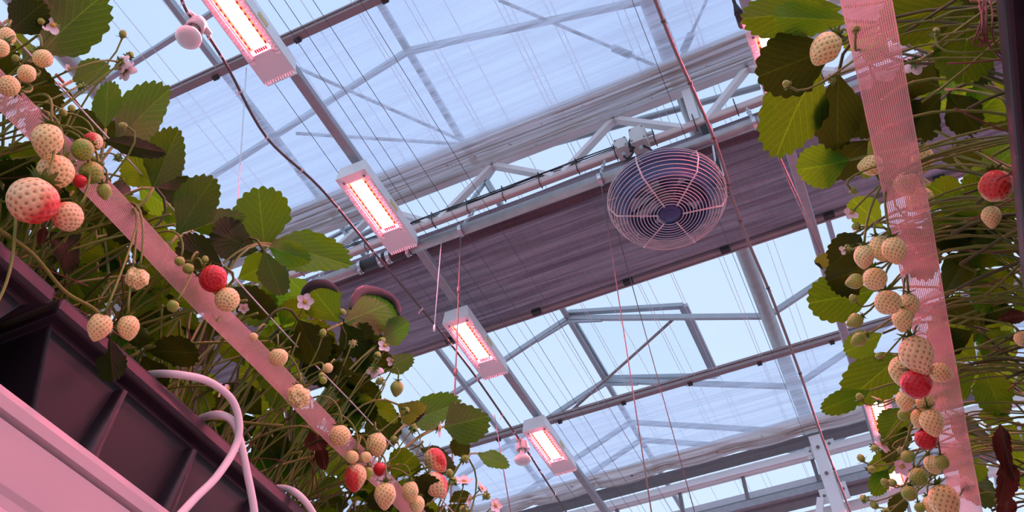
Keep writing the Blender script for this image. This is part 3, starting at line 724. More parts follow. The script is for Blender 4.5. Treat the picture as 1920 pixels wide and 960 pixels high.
# woven tapes that carry the fruit stalks: real open weave of two thread sets
def tape(name, e0, e1, y0, y1, pitch, label, sag=.004):
    b = MB(); n_ = max(4, int((Vector(e1)-Vector(e0)).length/pitch)); ex = Vector((e1[0]-e0[0], 0, e1[1]-e0[1])); L = ex.length; ed = ex.normalized()
    nrm = ed.cross(Vector((0, 1, 0))).normalized()
    def P(s_, y): return W(e0[0], y, e0[1])+ed*(L*s_)+nrm*(sag*sin(y*7)*.6+.0012*sin(s_*6+y*23))
    th = pitch*.27
    ys = [y0+(y1-y0)*i/60 for i in range(61)]
    for j in range(n_+1):
        s_ = j/n_; h_ = th*(1.4 if j in (0, n_) else 1)/L
        b.grid([[P(s_-h_, y), P(s_+h_, y)] for y in ys])
    m_ = int((y1-y0)/pitch)
    for i in range(m_+1):
        y = y0+i*pitch; b.grid([[P(k/5, y-th*.9)+nrm*.0003, P(k/5, y+th*.9)+nrm*.0003] for k in range(6)])
    return tag(b.build(name, 'tape'), label, 'tape')
tape('support_tape', (-.600, .739), (-.600, .699), -.05, 2.2, .0019, 'pink woven tape running down through the left plants')
tape('support_tape', (.1285, .722), (.1690, .722), .25, 2.4, .0019, 'wide pink woven mesh tape in front of the right plants')

# clear guide line of the left row
g = MB(); g.tube([W(-.635+.002*sin(i), -.1+.16*i, .834+.002*cos(i*2)) for i in range(13)], .0010, 8); t = g.build('guide_line', 'wire_pale', smooth=True); tag(t, 'shiny clear guide line with small red clips beside the left tape', 'line')
g = MB()
for px in ((112, 147), (272, 327), (345, 424)):
    p = at_x(*px, -.635); d = Vector((0, 1, 0)); g.tube([p-d*.006, p+d*.006], .0017, 6)
g.build('clip', 'clipred', t)

# white hoses looping out of the trough
def hose(pts, label, r=.0043):
    P_ = [at_x(px, py, X) for px, py, X in pts]; g = MB(); g.tube(catmull(P_, 8), r, 12)
    tag(g.build('white_hose', 'hose', smooth=True), label, 'hose', 'white irrigation hoses')
hose([(262, 712, -.70), (280, 702, -.665), (330, 702, -.62), (390, 715, -.605), (435, 750, -.60), (449, 800, -.60), (438, 845, -.605), (405, 895, -.61), (365, 935, -.615), (320, 985, -.62)], 'white hose looping widest over the black trough')
hose([(360, 800, -.69), (378, 784, -.655), (410, 777, -.62), (436, 790, -.608), (450, 825, -.605), (463, 885, -.605), (474, 940, -.605), (480, 985, -.605)], 'white hose hanging straight down beside the wide loop')
hose([(500, 925, -.69), (520, 915, -.66), (548, 920, -.63), (572, 940, -.615), (595, 975, -.61)], 'short white hose at the bottom edge of the trough')

# ================================================================== PLANTS
# ---- leaflet meshes
def leaflet(mats, W_=.42, fold=.25, curl=.10, corr=.012, teeth=11, roll=0., seed=0, twist=0.):
    nt_, nr = teeth*8, 9; rg = random.Random(seed)
    vs = [(0, .5)]; 
    def outline(th):
        s_, c_ = sin(th), cos(th)
        y = .5+.5*s_; k = min(1., .10+1.75*max(0, y)**.8) if y < .42 else 1.
        x = W_*c_*k*(1.0+.10*(y-.5))
        return x, y
    ring_out = []
    for i in range(nt_):
        th = -pi/2+2*pi*i/nt_
        x, y = outline(th); ph = (i/nt_*teeth*2) % 1.0
        tooth = (1-abs(2*ph-1))**.7
        a = 0 if y < .16 else min(1, (y-.16)*5)
        sc = 1-.085*a*(1-tooth)
        ring_out.append((x*sc, .5+(y-.5)*sc))
    pts = [(0, .5, 0)]; uvs = [(0, .5)]
    for r in range(1, nr+1):
        q = (r/nr)**.85
        for i, (x, y) in enumerate(ring_out):
            qq = q
            pts.append((x*qq, .5+(y-.5)*qq, 0))
    out = []
    ca = rg.uniform(0, 6)
    for (x, y, z) in pts:
        uvs.append((x/W_, y))
        ax = abs(x)
        z = fold*ax*(1-.6*ax/W_) + curl*(y-.2)*(abs(y-.2)) * -1 + corr*cos(2*pi*(8*(y-.62*ax/W_)))*min(1, ax*9)*.5
        e = max(abs(x)/W_, abs(y-.5)*2); z += .022*sin(ca+11*y+5*x)*e*e + .012*sin(ca*2+23*math.atan2(x, y-.5))*e**3
        z += twist*x*(y-.3)
        if roll:
            # outer margin rolls over towards the upper side
            t = (y-.70)+.45*max(0, ax-.20)
            if t > 0:
                R_ = .075; ang = min(t*roll/R_, 3.6); base = y-t
                z -= R_*(1-cos(ang))*1.0; y = base+R_*sin(ang) if t*roll/R_ < 3.6 else base+R_*sin(3.6)-(t-3.6*R_)*.8
        out.append((x, y, z))
    fs = [(0, 1+i, 1+(i+1) % nt_) for i in range(nt_)]
    for r in range(nr-1):
        for i in range(nt_):
            j = (i+1) % nt_; fs.append((1+r*nt_+i, 1+(r+1)*nt_+i, 1+(r+1)*nt_+j, 1+r*nt_+j))
    me = bpy.data.meshes.new('leaf'); me.from_pydata(out, [], fs); me.update(); me.materials.append(M[mats])
    uvl = me.uv_layers.new(name='blade'); uvs = uvs[1:]
    for lp in me.loops: uvl.data[lp.index].uv = uvs[lp.vertex_index]
    me.polygons.foreach_set('use_smooth', [True]*len(me.polygons))
    return me
LEAF = {}
for mk in ('leaf', 'leaf_dark', 'leaf_bright', 'leaf_curl', 'leaf_dry'):
    LEAF[mk] = []
    for k in range(4):
        kw = dict(W_=(.42, .46, .39, .44)[k], fold=(.18, .42, .05, .28)[k], curl=(.15, .32, .05, .5)[k], teeth=(11, 12, 10, 11)[k], seed=k+3, twist=(.1, -.5, .3, .6)[k])
        if mk == 'leaf_dry': kw.update(fold=.9, curl=.6, corr=.07, twist=1.0, W_=.34)
        if mk == 'leaf_curl': kw.update(roll=1.0, fold=.1, curl=-.1)
        LEAF[mk].append(leaflet(mk, **kw))
    
# ---- berries
def berry(mat, kind, seed, nlat=56, nlon=80):
    rg = random.Random(seed); seeds = []
    ns = 125
    for i in range(ns):
        zc = 1-2*(i+.5)/ns; a = i*2.39996
        seeds.append(Vector((sqrt(1-zc*zc)*cos(a), sqrt(1-zc*zc)*sin(a), zc)))
    vs = []; sd = []; rp = []
    rd = Vector((rg.uniform(-1, 1), rg.uniform(-1, 1), rg.uniform(-.6, .2))).normalized()
    def prof(u):       # u -1 tip .. 1 top
        if kind == 'cone': return (1-max(0, -u+.1)**1.5*.36)*(1+.04*u)
        if kind == 'long': return (1-max(0, -u)**1.3*.34)
        if kind == 'round': return 1.0+.02*u
        return 1.0
    import numpy as np
    S = np.array([list(s_) for s_ in seeds])
    for i in range(nlat+1):
        ph = pi*i/nlat
        for j in range(nlon):
            la = 2*pi*j/nlon
            d = Vector((sin(ph)*cos(la), sin(ph)*sin(la), cos(ph)))
            dots = S @ np.array(list(d)); ang = math.acos(max(-1, min(1, float(dots.max()))))
            pf = prof(d.z); r = 1.; dim = exp(-(ang/.10)**2); core = exp(-(ang/.066)**4)
            if d.z > .86: dim *= max(0, (1-d.z)/.14); core *= max(0, (1-d.z)/.14)
            if kind == 'knobby': r *= 1+.22*noise.noise(d*1.8+Vector((seed, 0, 0)))-.16*exp(-((d.x*cos(seed)+d.y*sin(seed))/.12)**2)*(1 if d.z < .7 else 0)
            else: r *= 1+.05*noise.noise(d*1.3+Vector((seed, 3, 0)))
            r -= .075*dim; r += .03*core
            sx = 1.0; sz = 1.12 if kind in ('cone', 'long') else .98
            if kind == 'long': sz = 1.32
            flat = .10 if d.z > .8 else 0
            vs.append((d.x*r*pf, d.y*r*pf, d.z*r*sz-flat*(d.z-.8)*2))
            sd.append(core); t = d.dot(rd)+.35*noise.noise(d*2+Vector((0, seed, 1)))
            rp.append(max(0, min(1, (t+.05)*1.6)) if mat == 'b_blush' else (max(0, min(.5, t*.35-.05)) if mat == 'b_white' else max(0, min(1, .5+t*.6))))
    fs = [(i*nlon+j, i*nlon+(j+1) % nlon, (i+1)*nlon+(j+1) % nlon, (i+1)*nlon+j) for i in range(nlat) for j in range(nlon)]
    fs = [tuple(reversed(f)) for f in fs]
    me = bpy.data.meshes.new('strawberry'); me.from_pydata(vs, [], fs); me.update(); me.materials.append(M[mat])
    for nm, arr in (('seed', sd), ('ripe', rp)):
        at = me.attributes.new(nm, 'FLOAT', 'POINT'); at.data.foreach_set('value', arr)
    me.polygons.foreach_set('use_smooth', [True]*len(fs)); return me
BER = {}
for i, (mat, kind) in enumerate([('b_white', 'round'), ('b_white', 'cone'), ('b_white', 'long'), ('b_white', 'knobby'), ('b_blush', 'round'), ('b_blush', 'cone'), ('b_blush', 'long'), ('b_red', 'round'), ('b_red', 'cone'), ('b_green', 'round'), ('b_green', 'cone')]):
    small = mat == 'b_green'
    BER[(mat, kind)] = berry(mat, kind, i+2, 40 if small else 56, 56 if small else 80)
def calyx_mesh(n_=9, seed=0):
    b = MB(); rg = random.Random(seed)
    for k in range(n_):
        a = 2*pi*k/n_+rg.uniform(-.15, .15); l = rg.uniform(.62, .95); up = rg.uniform(-.05, .35)
        e = Vector((cos(a), sin(a), 0)); f = Vector((-sin(a), cos(a), 0)); rows = []
        for i, (t, w_) in enumerate(((0, .10), (.3, .17), (.6, .14), (.85, .06), (1., .01))):
            c = e*(.06+l*t)+Vector((0, 0, .03+.10*sin(t*2.2)+up*t*t)); rows.append([c-f*w_, c+Vector((0, 0, -.03)), c+f*w_])
        b.grid(rows)
    b.lathe([(.16, .02), (.14, .07), (.07, .12), (.06, .2), (0, .22)], (0, 0, 0), (0, 0, 1), 8)
    return b.mesh('calyx', 'calyx', True)
CAL = [calyx_mesh(9, 1), calyx_mesh(8, 2), calyx_mesh(10, 3)]
def petals_mesh(seed=0, n_=5):
    b = MB(); rg = random.Random(seed)
    for k in range(n_):
        a = 2*pi*k/5+rg.uniform(-.08, .08); e = Vector((cos(a), sin(a), 0)); f = Vector((-sin(a), cos(a), 0)); rows = []
        cup = rg.uniform(.05, .3)
        for i in range(9):
            t = i/8; w_ = .40*sin(pi*min(.985, (.06+.93*t)**1.0))**.6
            c = e*(.16+.84*t)+Vector((0, 0, .05+cup*t*t)); rows.append([c+f*(w_*s_)+Vector((0, 0, .07*s_*s_)) for s_ in (-1, -.6, 0, .6, 1)])
        b.grid(rows)
    return b.mesh('petals', 'petal', True)
PET = [petals_mesh(1), petals_mesh(2), petals_mesh(3, 3), petals_mesh(4, 2)]
def pollen_mesh():
    b = MB(); b.lathe([(0, .26), (.13, .22), (.19, .12), (.20, .03)], (0, 0, 0), (0, 0, 1), 12)
    for k in range(16):
        a = 2*pi*k/16; r_ = .26+.05*(k % 2); b.tube([(.12*cos(a), .12*sin(a), .06), (r_*cos(a), r_*sin(a), .17)], [.012, .028], 5)
    return b.mesh('flower_center', 'pollen', True)
POL = pollen_mesh()

# ---- plants: one Empty per crown, everything that grows from it is its part
UP = Vector((0, 0, 1))
class Plant:
    def __init__(s, side, y, label):
        s.side = side; s.c = W(-.745 if side < 0 else .335, y, .60)
        s.e = thing('strawberry_plant', s.c, label, 'strawberry plant', 'strawberry plants of the %s row' % ('left' if side < 0 else 'right'))
        g = MB()
        for k in range(6):
            a = k*1.05; p = s.c+Vector((.012*cos(a), .018*sin(a), -.004)); g.tube([p, p+Vector((.012*cos(a), .02*sin(a), .035))], [.010, .005], 8)
        g.build('crown', 'stem_dark', s.e, True)
        s.n = 0
    def root(s): return s.c+Vector((RND.uniform(-.03, .03), RND.uniform(-.05, .05), .012))
    def place(s, name, me, mat):
        o = bpy.data.objects.new(name, me); COL.objects.link(o); o.parent = s.e; o.matrix_local = Matrix.Translation(-s.c) @ mat; o['_o'] = s.c
        return o
    def sub(s, name, me, par, mat=None):
        o = bpy.data.objects.new(name, me); COL.objects.link(o); o.parent = par
        if mat is not None: o.matrix_local = mat
        return o
    def stalk(s, pts, r, name='stalk', mat='stem'):
        g = MB(); g.tube(pts, r, 6); return g.build(name, mat, s.e, True)

left_labels = ['strawberry plant at the top left corner with the big pink flushed berry', 'strawberry plant above the gap between the left troughs, broad dark leaf at the sky', 'strawberry plant of the left row with a bright red berry just above the tape', 'strawberry plant of the left row with large three part leaf standing into the sky',
               'strawberry plant of the left row with a pale berry resting on the tape', 'strawberry plant of the left row with the curled dark rimmed leaf', 'strawberry plant at bottom left of centre with a pointed red berry below the tape', 'farthest plant of the left row with blossoms at bottom centre']
right_labels = ['strawberry plant at the top right with a tilted yellowish berry left of the tape', 'strawberry plant at the right edge with red berry beside the black trough', 'strawberry plant of the right row with the upper cluster of pale berries', 'strawberry plant of the right row with round scalloped leaf left of the pale cluster',
                'strawberry plant of the right row with a bright red berry hanging left of the tape', 'strawberry plant of the right row with a half hidden red berry below the cluster', 'strawberry plant of the right row with white flower in front of a lamp', 'strawberry plant at the bottom right corner with brown dried leaves']
LP = [Plant(-1, y, l) for y, l in zip((.22, .36, .48, .60, .72, .86, 1.02, 1.22), left_labels)]
RP = [Plant(1, y, l) for y, l in zip((.42, .54, .66, .78, .90, 1.02, 1.18, 1.40), right_labels)]
def near(side, y): 
    return min(LP if side < 0 else RP, key=lambda p: abs(p.c.y-y))

def basis(y, nrm):
    y = y.normalized(); n_ = (nrm-y*nrm.dot(y)).normalized(); x = y.cross(n_)
    return Matrix((x, y, n_)).transposed()
def stalk_path(c, p, ind, lift):
    mid = c.lerp(p, .5); L = (p-c).length
    return bez(c, c+UP*(L*.35)+(p-c)*.12, p-ind*(L*.33), p, 12)

def leafp(side, base, tip, wpx, kind='leaf', var=None, dp=0., tilt=.3, pl=None, stalk=True, flip=False):
    """leaf from pixel base to pixel tip; depth set by the row's plane; underside to the aisle"""
    def P_(q, k):
        if side < 0: return at_x(q[0], q[1], -(.62+dp)-k)
        return at_h(q[0], q[1], .84+dp+k)
    k = RND.uniform(-.012, .012); b_ = P_(base, k); t_ = P_(tip, k+RND.uniform(-.02, .02))
    Yv = t_-b_; L = Yv.length; vw = (b_+t_)/2-ORI; vd = vw.normalized()
    n_ = vd*(-1 if flip else 1)+Vector((RND.uniform(-tilt, tilt), RND.uniform(-tilt, tilt), RND.uniform(-tilt, tilt)))
    R_ = basis(Yv, n_)
    me = LEAF[kind][RND.randrange(4) if var is None else var]
    wd = wpx*depth((b_+t_)/2)/FPX; nat = .86
    S_ = Matrix.Diagonal((wd/nat, L, (wd+L)/2))
    p = pl or near(side, b_.y)
    o = p.place('leaf', me, Matrix.Translation(b_) @ (R_ @ S_).to_4x4())
    if stalk:
        c = p.root(); pts = stalk_path(c, b_, Yv.normalized(), .1)
        p.stalk(pts, [.0022]*4+[.0018]*9, 'leaf_stalk', 'stem' if RND.random() < .6 else 'stem_dark')
    if kind == 'leaf_dry': o['label'] = 'shrivelled brown dead leaf'
    if kind == 'leaf_curl': o['label'] = 'leaf with rolled rim, purplish sheen painted on'
    return o

def over_tape(side, c, p, jit=0.):
    """stalk path: from the crown, over the tape, then hanging to p"""
    if side < 0: k = Vector((-.605, (c.y+p.y)/2+RND.uniform(-.02, .02), Z(.752)))
    else: k = Vector((.150, (c.y+p.y)/2+RND.uniform(-.02, .02), Z(.735)))
    return k
def fruit(side, px, r, mat, kind, tip=None, rz=1., dx=0., label=None, stalk=True, calyx=True, pl=None):
    """r: radius in photo pixels. tip: image direction of the fruit's tip"""
    p = at_x(px[0], px[1], -.575-dx) if side < 0 else at_h(px[0], px[1], .665+dx)
    R_ = r*1.05*depth(p)/FPX; rz *= 1.12 if kind == 'cone' else 1.
    if tip is None: ax = Vector((RND.uniform(-.35, .35), RND.uniform(-.35, .35), -1))
    else: ax = RIGHT*tip[0]-UPV*tip[1]+FWD*(tip[2] if len(tip) > 2 else -.25)
    ax.normalize(); z_ = -ax
    x_ = z_.cross(Vector((cos(px[0]), sin(px[0]*1.7), .3))).normalized(); y_ = z_.cross(x_)
    Mr = Matrix((x_, y_, z_)).transposed() @ Matrix.Diagonal((R_, R_, R_*rz))
    P_ = pl or near(side, p.y-(.02 if side < 0 else 0))
    nm = 'strawberry'
    o = P_.place(nm, BER[(mat, kind)], Matrix.Translation(p) @ Mr.to_4x4())
    if label: o['label'] = label
    elif mat == 'b_red': o['label'] = 'ripe red strawberry'
    elif mat == 'b_blush': o['label'] = 'pale strawberry with red flush'
    elif mat == 'b_green': o['label'] = 'small unripe yellow green strawberry'
    else: o['label'] = 'cream white strawberry with brown seeds'
    hz = {'cone': 1.12, 'long': 1.32, 'round': .98, 'knobby': .98}[kind]
    if calyx: P_.sub('calyx', CAL[int(px[0]) % 3], o, Matrix.Translation((0, 0, hz*.93)) @ Matrix.Diagonal((.95, .95, .95, 1)))
    if stalk:
        top = p+z_*(R_*rz*hz*1.05)
        c = P_.root()
        if side < 0: k = Vector((-.61, (c.y*.4+top.y*.6), max(top.z+.012, Z(.745))))
        else: k = Vector((.16, (c.y*.4+top.y*.6), Z(.735)))
        a = bez(c, c+UP*.06, k+Vector((-.05*(1 if side < 0 else -1), 0, .012)), k, 8)
        b_ = bez(k, k+Vector((.03*(1 if side < 0 else -1), 0, .004)), top+z_*.028, top, 8)
        P_.stalk(a+b_[1:], .00125, 'fruit_stalk', 'stem')
    return o
def thin_path(side, c, base, ax):
    if side < 0 or base.x > .17: return bez(c, c+UP*.08, base-ax*.05-UP*.01, base, 12)
    k = Vector((.165, c.y*.4+base.y*.6, max(Z(.74), base.z+.01)))
    return bez(c, c+UP*.07, k+Vector((.05, 0, .012)), k, 8)+bez(k, k+Vector((-.03, 0, .0)), base-ax*.03, base, 8)[1:]
def bud(side, px, r, d=None, dx=0., stalk=True):
    p = at_x(px[0], px[1], -.60-dx) if side < 0 else at_h(px[0], px[1], .69+dx)
    R_ = r*depth(p)/FPX; P_ = near(side, p.y)
    ax = (RIGHT*d[0]-UPV*d[1]-FWD*.2 if d else Vector((RND.uniform(-.5, .5), RND.uniform(-.5, .5), RND.uniform(-.2, .8)))).normalized()
    x_ = ax.cross(Vector((.3, .2, .9))).normalized(); Mr = Matrix((x_, ax.cross(x_), ax)).transposed() @ Matrix.Diagonal((R_*.62, R_*.62, R_*.75))
    o = P_.place('unripe_strawberry', BER[('b_green', 'cone')], Matrix.Translation(p) @ Mr.to_4x4()); o['label'] = 'tiny green fruit set in its calyx'
    P_.sub('calyx', CAL[int(px[0]) % 3], o, Matrix.Translation((0, 0, -.75)) @ Matrix.Diagonal((1.9, 1.9, 1.5, 1)))
    if stalk:
        c = P_.root(); base = p-ax*(R_*.7)
        P_.stalk(thin_path(side, c, base, ax), .0011, 'fruit_stalk', 'stem')
def flower(side, px, r, d=None, var=0, dx=0., stalk=True):
    p = at_x(px[0], px[1], -.60-dx) if side < 0 else at_h(px[0], px[1], .69+dx)
    R_ = r*depth(p)/FPX; P_ = near(side, p.y)
    ax = (RIGHT*d[0]-UPV*d[1]+FWD*d[2]).normalized() if d else (-(p-ORI).normalized()+Vector((RND.uniform(-.4, .4), RND.uniform(-.4, .4), RND.uniform(-.4, .4)))).normalized()
    x_ = ax.cross(Vector((.3, .2, .9))).normalized(); Mr = Matrix((x_, ax.cross(x_), ax)).transposed() @ Matrix.Diagonal((R_, R_, R_))
    o = P_.place('flower', PET[var], Matrix.Translation(p) @ Mr.to_4x4()); o['label'] = 'pale pink blossom' if var < 2 else 'pale pink blossom that lost petals'
    P_.sub('flower_center', POL, o); P_.sub('calyx', CAL[var % 3], o, Matrix.Translation((0, 0, -.02)) @ Matrix.Diagonal((.75, .75, -.8, 1)))
    if stalk:
        c = P_.root(); base = p-ax*(R_*.2)
        P_.stalk(thin_path(side, c, base, ax), .0011, 'flower_stalk', 'stem')

# ---------------- left row, seen leaves
LL_ = [((78, 100), (160, 5), 118, 'leaf'), ((20, 60), (70, 10), 70, 'leaf_dark'), ((40, 20), (110, -30), 70, 'leaf'), ((135, 152), (200, 122), 52, 'leaf'), ((198, 242), (203, 152), 62, 'leaf_bright'), ((222, 262), (300, 178), 92, 'leaf'), ((192, 262), (296, 285), 38, 'leaf_dark'),
       ((288, 352), (328, 250), 78, 'leaf'), ((290, 350), (232, 298), 66, 'leaf_bright'), ((290, 352), (384, 365), 58, 'leaf_dark'), ((332, 440), (396, 335), 88, 'leaf'), ((362, 432), (434, 404), 48, 'leaf'),
       ((497, 470), (484, 350), 124, 'leaf'), ((508, 457), (634, 488), 82, 'leaf'), ((505, 462), (570, 488), 50, 'leaf_bright'), ((494, 470), (528, 556), 66, 'leaf'), ((488, 470), (383, 430), 84, 'leaf_dark'), ((420, 500), (322, 455), 70, 'leaf_dark'),
       ((430, 540), (508, 590), 58, 'leaf_dark'), ((645, 600), (700, 650), 72, 'leaf_dark'), ((715, 640), (762, 606), 56, 'leaf_bright'), ((722, 692), (760, 676), 44, 'leaf'),
       ((768, 792), (846, 758), 66, 'leaf'), ((832, 800), (892, 788), 84, 'leaf'), ((895, 850), (949, 870), 34, 'leaf'), ((880, 862), (850, 822), 40, 'leaf_dark'), ((205, 630), (212, 722), 52, 'leaf_dark'),
       ((560, 600), (600, 680), 74, 'leaf_dark'), ((520, 620), (470, 690), 76, 'leaf_dark'), ((575, 640), (625, 720), 80, 'leaf_dark'), ((640, 690), (590, 760), 72, 'leaf'), ((480, 560), (560, 600), 72, 'leaf_bright'), ((690, 760), (740, 830), 76, 'leaf_dark'),
       ((230, 330), (190, 420), 84, 'leaf_dark'), ((200, 380), (270, 450), 86, 'leaf_dark'), ((290, 420), (235, 490), 76, 'leaf'), ((260, 350), (330, 400), 66, 'leaf_bright'), ((150, 440), (90, 500), 86, 'leaf_dark'), ((100, 200), (60, 270), 76, 'leaf_dark'), ((150, 200), (200, 280), 76, 'leaf_dark'),
       ((60, 330), (10, 300), 76, 'leaf_dark'), ((250, 540), (300, 610), 76, 'leaf_dark'), ((380, 600), (330, 670), 80, 'leaf_dark'), ((700, 850), (640, 920), 60, 'leaf_dark'), ((790, 840), (850, 880), 56, 'leaf_dark'), ((70, 100), (10, 150), 70, 'leaf'), ((540, 520), (580, 560), 44, 'leaf_bright')]
for i, (b_, t_, w_, k_) in enumerate(LL_):
    leafp(-1, b_, t_, w_, k_, dp=RND.uniform(-.02, .05) if i < 28 else RND.uniform(.06, .16), tilt=.22 if i < 28 else .45)
def rolled_rim(o, t0, t1, r):
    me = o.data; nt_ = (len(me.vertices)-1)//9; ring = [me.vertices[1+8*nt_+i].co for i in range(nt_)]
    mb = o.matrix_basis.copy(); i0, i1 = int(t0*nt_), int(t1*nt_); pts = []; rr = []
    for i in range(i0, i1+1, 2):
        a = sum((ring[(i+d) % nt_] for d in (-4, -2, 0, 2, 4)), Vector())/5; k = (i-i0)/(i1-i0)
        q = Vector((a.x*.93, .5+(a.y-.5)*.95, a.z-.02))
        pts.append(mb @ q); rr.append(r*(.25+.75*sin(pi*min(1, max(0, k)))**.6)*(1+.18*noise.noise(Vector((i*.6, 1, 2)))))
    g = MB(); inv = mb.inverted(); n_ = 10; prev = None
    g.tube(pts, rr, n_); g.v = [tuple(inv @ Vector(v)) for v in g.v]
    ob = bpy.data.objects.new('rolled_rim', g.mesh('rolled_rim', 'leaf_rim', True)); COL.objects.link(ob); ob.parent = o; ob['label'] = 'rolled leaf rim with painted purplish sheen'
o_ = leafp(-1, (636, 604), (578, 532), 84, 'leaf_bright', 2, dp=.015, tilt=.05); rolled_rim(o_, .34, .74, .0070)  # both rimmed leaves use the bright copy: transmitted light put into the colour
o_ = leafp(-1, (642, 606), (738, 566), 108, 'leaf_bright', 2, dp=.01, tilt=.05); rolled_rim(o_, .14, .62, .0088)
leafp(-1, (640, 606), (690, 660), 84, 'leaf_dark', 2, dp=.03, tilt=.1)
leafp(-1, (745, 758), (800, 790), 50, 'leaf_curl', 1, dp=.0, tilt=.3)
leafp(-1, (585, 795), (600, 850), 60, 'leaf_dry', 0, dp=.02); leafp(-1, (600, 830), (607, 878), 36, 'leaf_dry', 1, dp=.01)
leafp(-1, (85, 425), (75, 455), 26, 'leaf_dry', 2, dp=-.03, stalk=False)

# ---------------- left row, fruit
LF = [((0, 90), 16, 'b_white', 'round', None), ((12, 70), 16, 'b_white', 'cone', None), ((80, 110), 17, 'b_white', 'round', (.2, .9)), ((50, 138), 16, 'b_white', 'round', (0, .1, -1)), ((16, 161), 19, 'b_white', 'round', (-.3, -.2, -1)),
      ((88, 265), 27, 'b_white', 'cone', (-.05, 1)), ((104, 322), 31, 'b_white', 'round', (.1, .5, -.8)), ((62, 376), 43, 'b_blush', 'round', (-.2, .8, -.5)), ((127, 406), 27, 'b_blush', 'round', (-.3, .6, -.6)), ((174, 266), 17, 'b_blush', 'round', None),
      ((155, 281), 20, 'b_green', 'round', (-.1, .5, -.8)), ((171, 324), 21, 'b_green', 'round', (0, .5, -.8)), ((196, 360), 13, 'b_green', 'cone', (.3, .8)), ((150, 340), 12, 'b_red', 'round', None), ((186, 614), 21, 'b_white', 'cone', (-.25, .9)), ((241, 615), 19, 'b_white', 'cone', (.15, .9)),
      ((257, 522), 20, 'b_white', 'knobby', (-.1, .9)), ((400, 523), 25, 'b_red', 'round', (.6, .5, -.5)), ((426, 562), 22, 'b_white', 'round', (.2, .6, -.6)), ((324, 574), 11, 'b_green', 'round', None), ((337, 490), 9, 'b_green', 'round', None), ((353, 504), 10, 'b_green', 'round', None),
      ((522, 670), 17, 'b_white', 'round', (.1, .9)), ((475, 632), 8, 'b_white', 'round', None), ((615, 690), 9, 'b_white', 'round', None), ((603, 704), 6, 'b_green', 'round', None), ((606, 713), 7, 'b_green', 'round', None), ((559, 744), 21, 'b_white', 'knobby', (0, .7, -.7)),
      ((637, 817), 19, 'b_white', 'round', (0, .7, -.6)), ((706, 834), 18, 'b_white', 'cone', (.1, .8)), ((666, 895), 20, 'b_blush', 'long', (0, 1, -.2)), ((690, 888), 10, 'b_green', 'cone', (.1, .6, -.6)), ((712, 880), 12, 'b_red', 'round', None), ((722, 930), 20, 'b_white', 'cone', (0, 1, -.3)),
      ((769, 922), 15, 'b_white', 'long', (0, 1, -.2)), ((782, 947), 14, 'b_white', 'cone', None), ((660, 857), 12, 'b_white', 'round', None), ((686, 857), 10, 'b_white', 'round', None), ((817, 864), 20, 'b_blush', 'cone', (.7, .7, -.2)), ((818, 911), 21, 'b_blush', 'cone', (.6, .8, -.2)), ((744, 729), 12, 'b_green', 'cone', (-.1, .9))]
for i, (p_, r_, m_, k_, t_) in enumerate(LF):
    lab = {7: 'largest strawberry, cream with red blush', 17: 'bright red strawberry above the tape', 27: 'misshapen lobed cream strawberry', 30: 'long pointed pink red strawberry'}.get(i)
    fruit(-1, p_, r_, m_, k_, t_, dx=RND.uniform(-.008, .01), label=lab)
for q in ((230, 65), (243, 104), (118, 210), (134, 205), (231, 236), (152, 160), (180, 300), (222, 296), (310, 460), (384, 488), (320, 498), (405, 600), (565, 615), (605, 625), (640, 585), (660, 645), (715, 640), (707, 667), (712, 715), (775, 800), (775, 805), (740, 825), (872, 860), (843, 888), (870, 955), (912, 930), (850, 902), (560, 705), (760, 770), (30, 110), (75, 40)):
    bud(-1, q, 11, dx=RND.uniform(-.01, .03))
for q, r_, d_, v_ in (((100, 48), 20, None, 2), ((236, 132), 22, (.3, .3, .6), 0), ((226, 118), 20, (.2, .2, .7), 1), ((572, 566), 17, (.2, -.2, -1), 0), ((702, 692), 18, (.1, .5, .6), 2), ((722, 648), 14, None, 2), ((736, 676), 12, None, 3), ((823, 803), 18, (.8, .1, -.2), 2), ((457, 577), 11, None, 0), ((870, 903), 17, (.1, -.8, -.2), 1), ((902, 916), 15, (.6, -.5, -.1), 0), ((880, 935), 14, (.6, .2, -.4), 2), ((928, 948), 15, (.5, -.3, -.5), 0), ((428, 728), 10, None, 3), ((130, 128), 9, None, 3)):
    flower(-1, q, r_, d_, v_)

# ---------------- right row, seen leaves
RL_ = [((1582, 14), (1386, 38), 92, 'leaf'), ((1600, 40), (1440, 30), 64, 'leaf_bright'), ((1565, 88), (1416, 146), 140, 'leaf_dark'), ((1536, 124), (1452, 274), 130, 'leaf'), ((1572, 138), (1568, 276), 100, 'leaf_dark'), ((1592, 300), (1500, 322), 84, 'leaf_bright'), ((1628, 262), (1548, 332), 92, 'leaf_dark'),
       ((1640, 545), (1512, 570), 106, 'leaf'), ((1628, 500), (1550, 528), 84, 'leaf_dark'), ((1560, 470), (1526, 508), 30, 'leaf_curl'), ((1655, 425), (1595, 372), 66, 'leaf_bright'), ((1655, 625), (1583, 662), 58, 'leaf_bright'), ((1692, 662), (1602, 742), 94, 'leaf'), ((1632, 732), (1538, 770), 50, 'leaf'), ((1704, 764), (1658, 814), 60, 'leaf'),
       ((1690, 830), (1638, 895), 52, 'leaf'), ((1665, 880), (1636, 925), 36, 'leaf'), ((1700, 800), (1668, 850), 50, 'leaf_dark'), ((1615, 440), (1575, 490), 70, 'leaf_dark'), ((1690, 920), (1678, 968), 40, 'leaf_dark'), ((1650, 190), (1590, 245), 84, 'leaf_dark'), ((1655, 300), (1600, 290), 80, 'leaf'), ((1640, 90), (1590, 50), 74, 'leaf_bright')]
for b_, t_, w_, k_ in RL_: leafp(1, b_, t_, w_, k_, dp=RND.uniform(-.03, .03), tilt=.2)
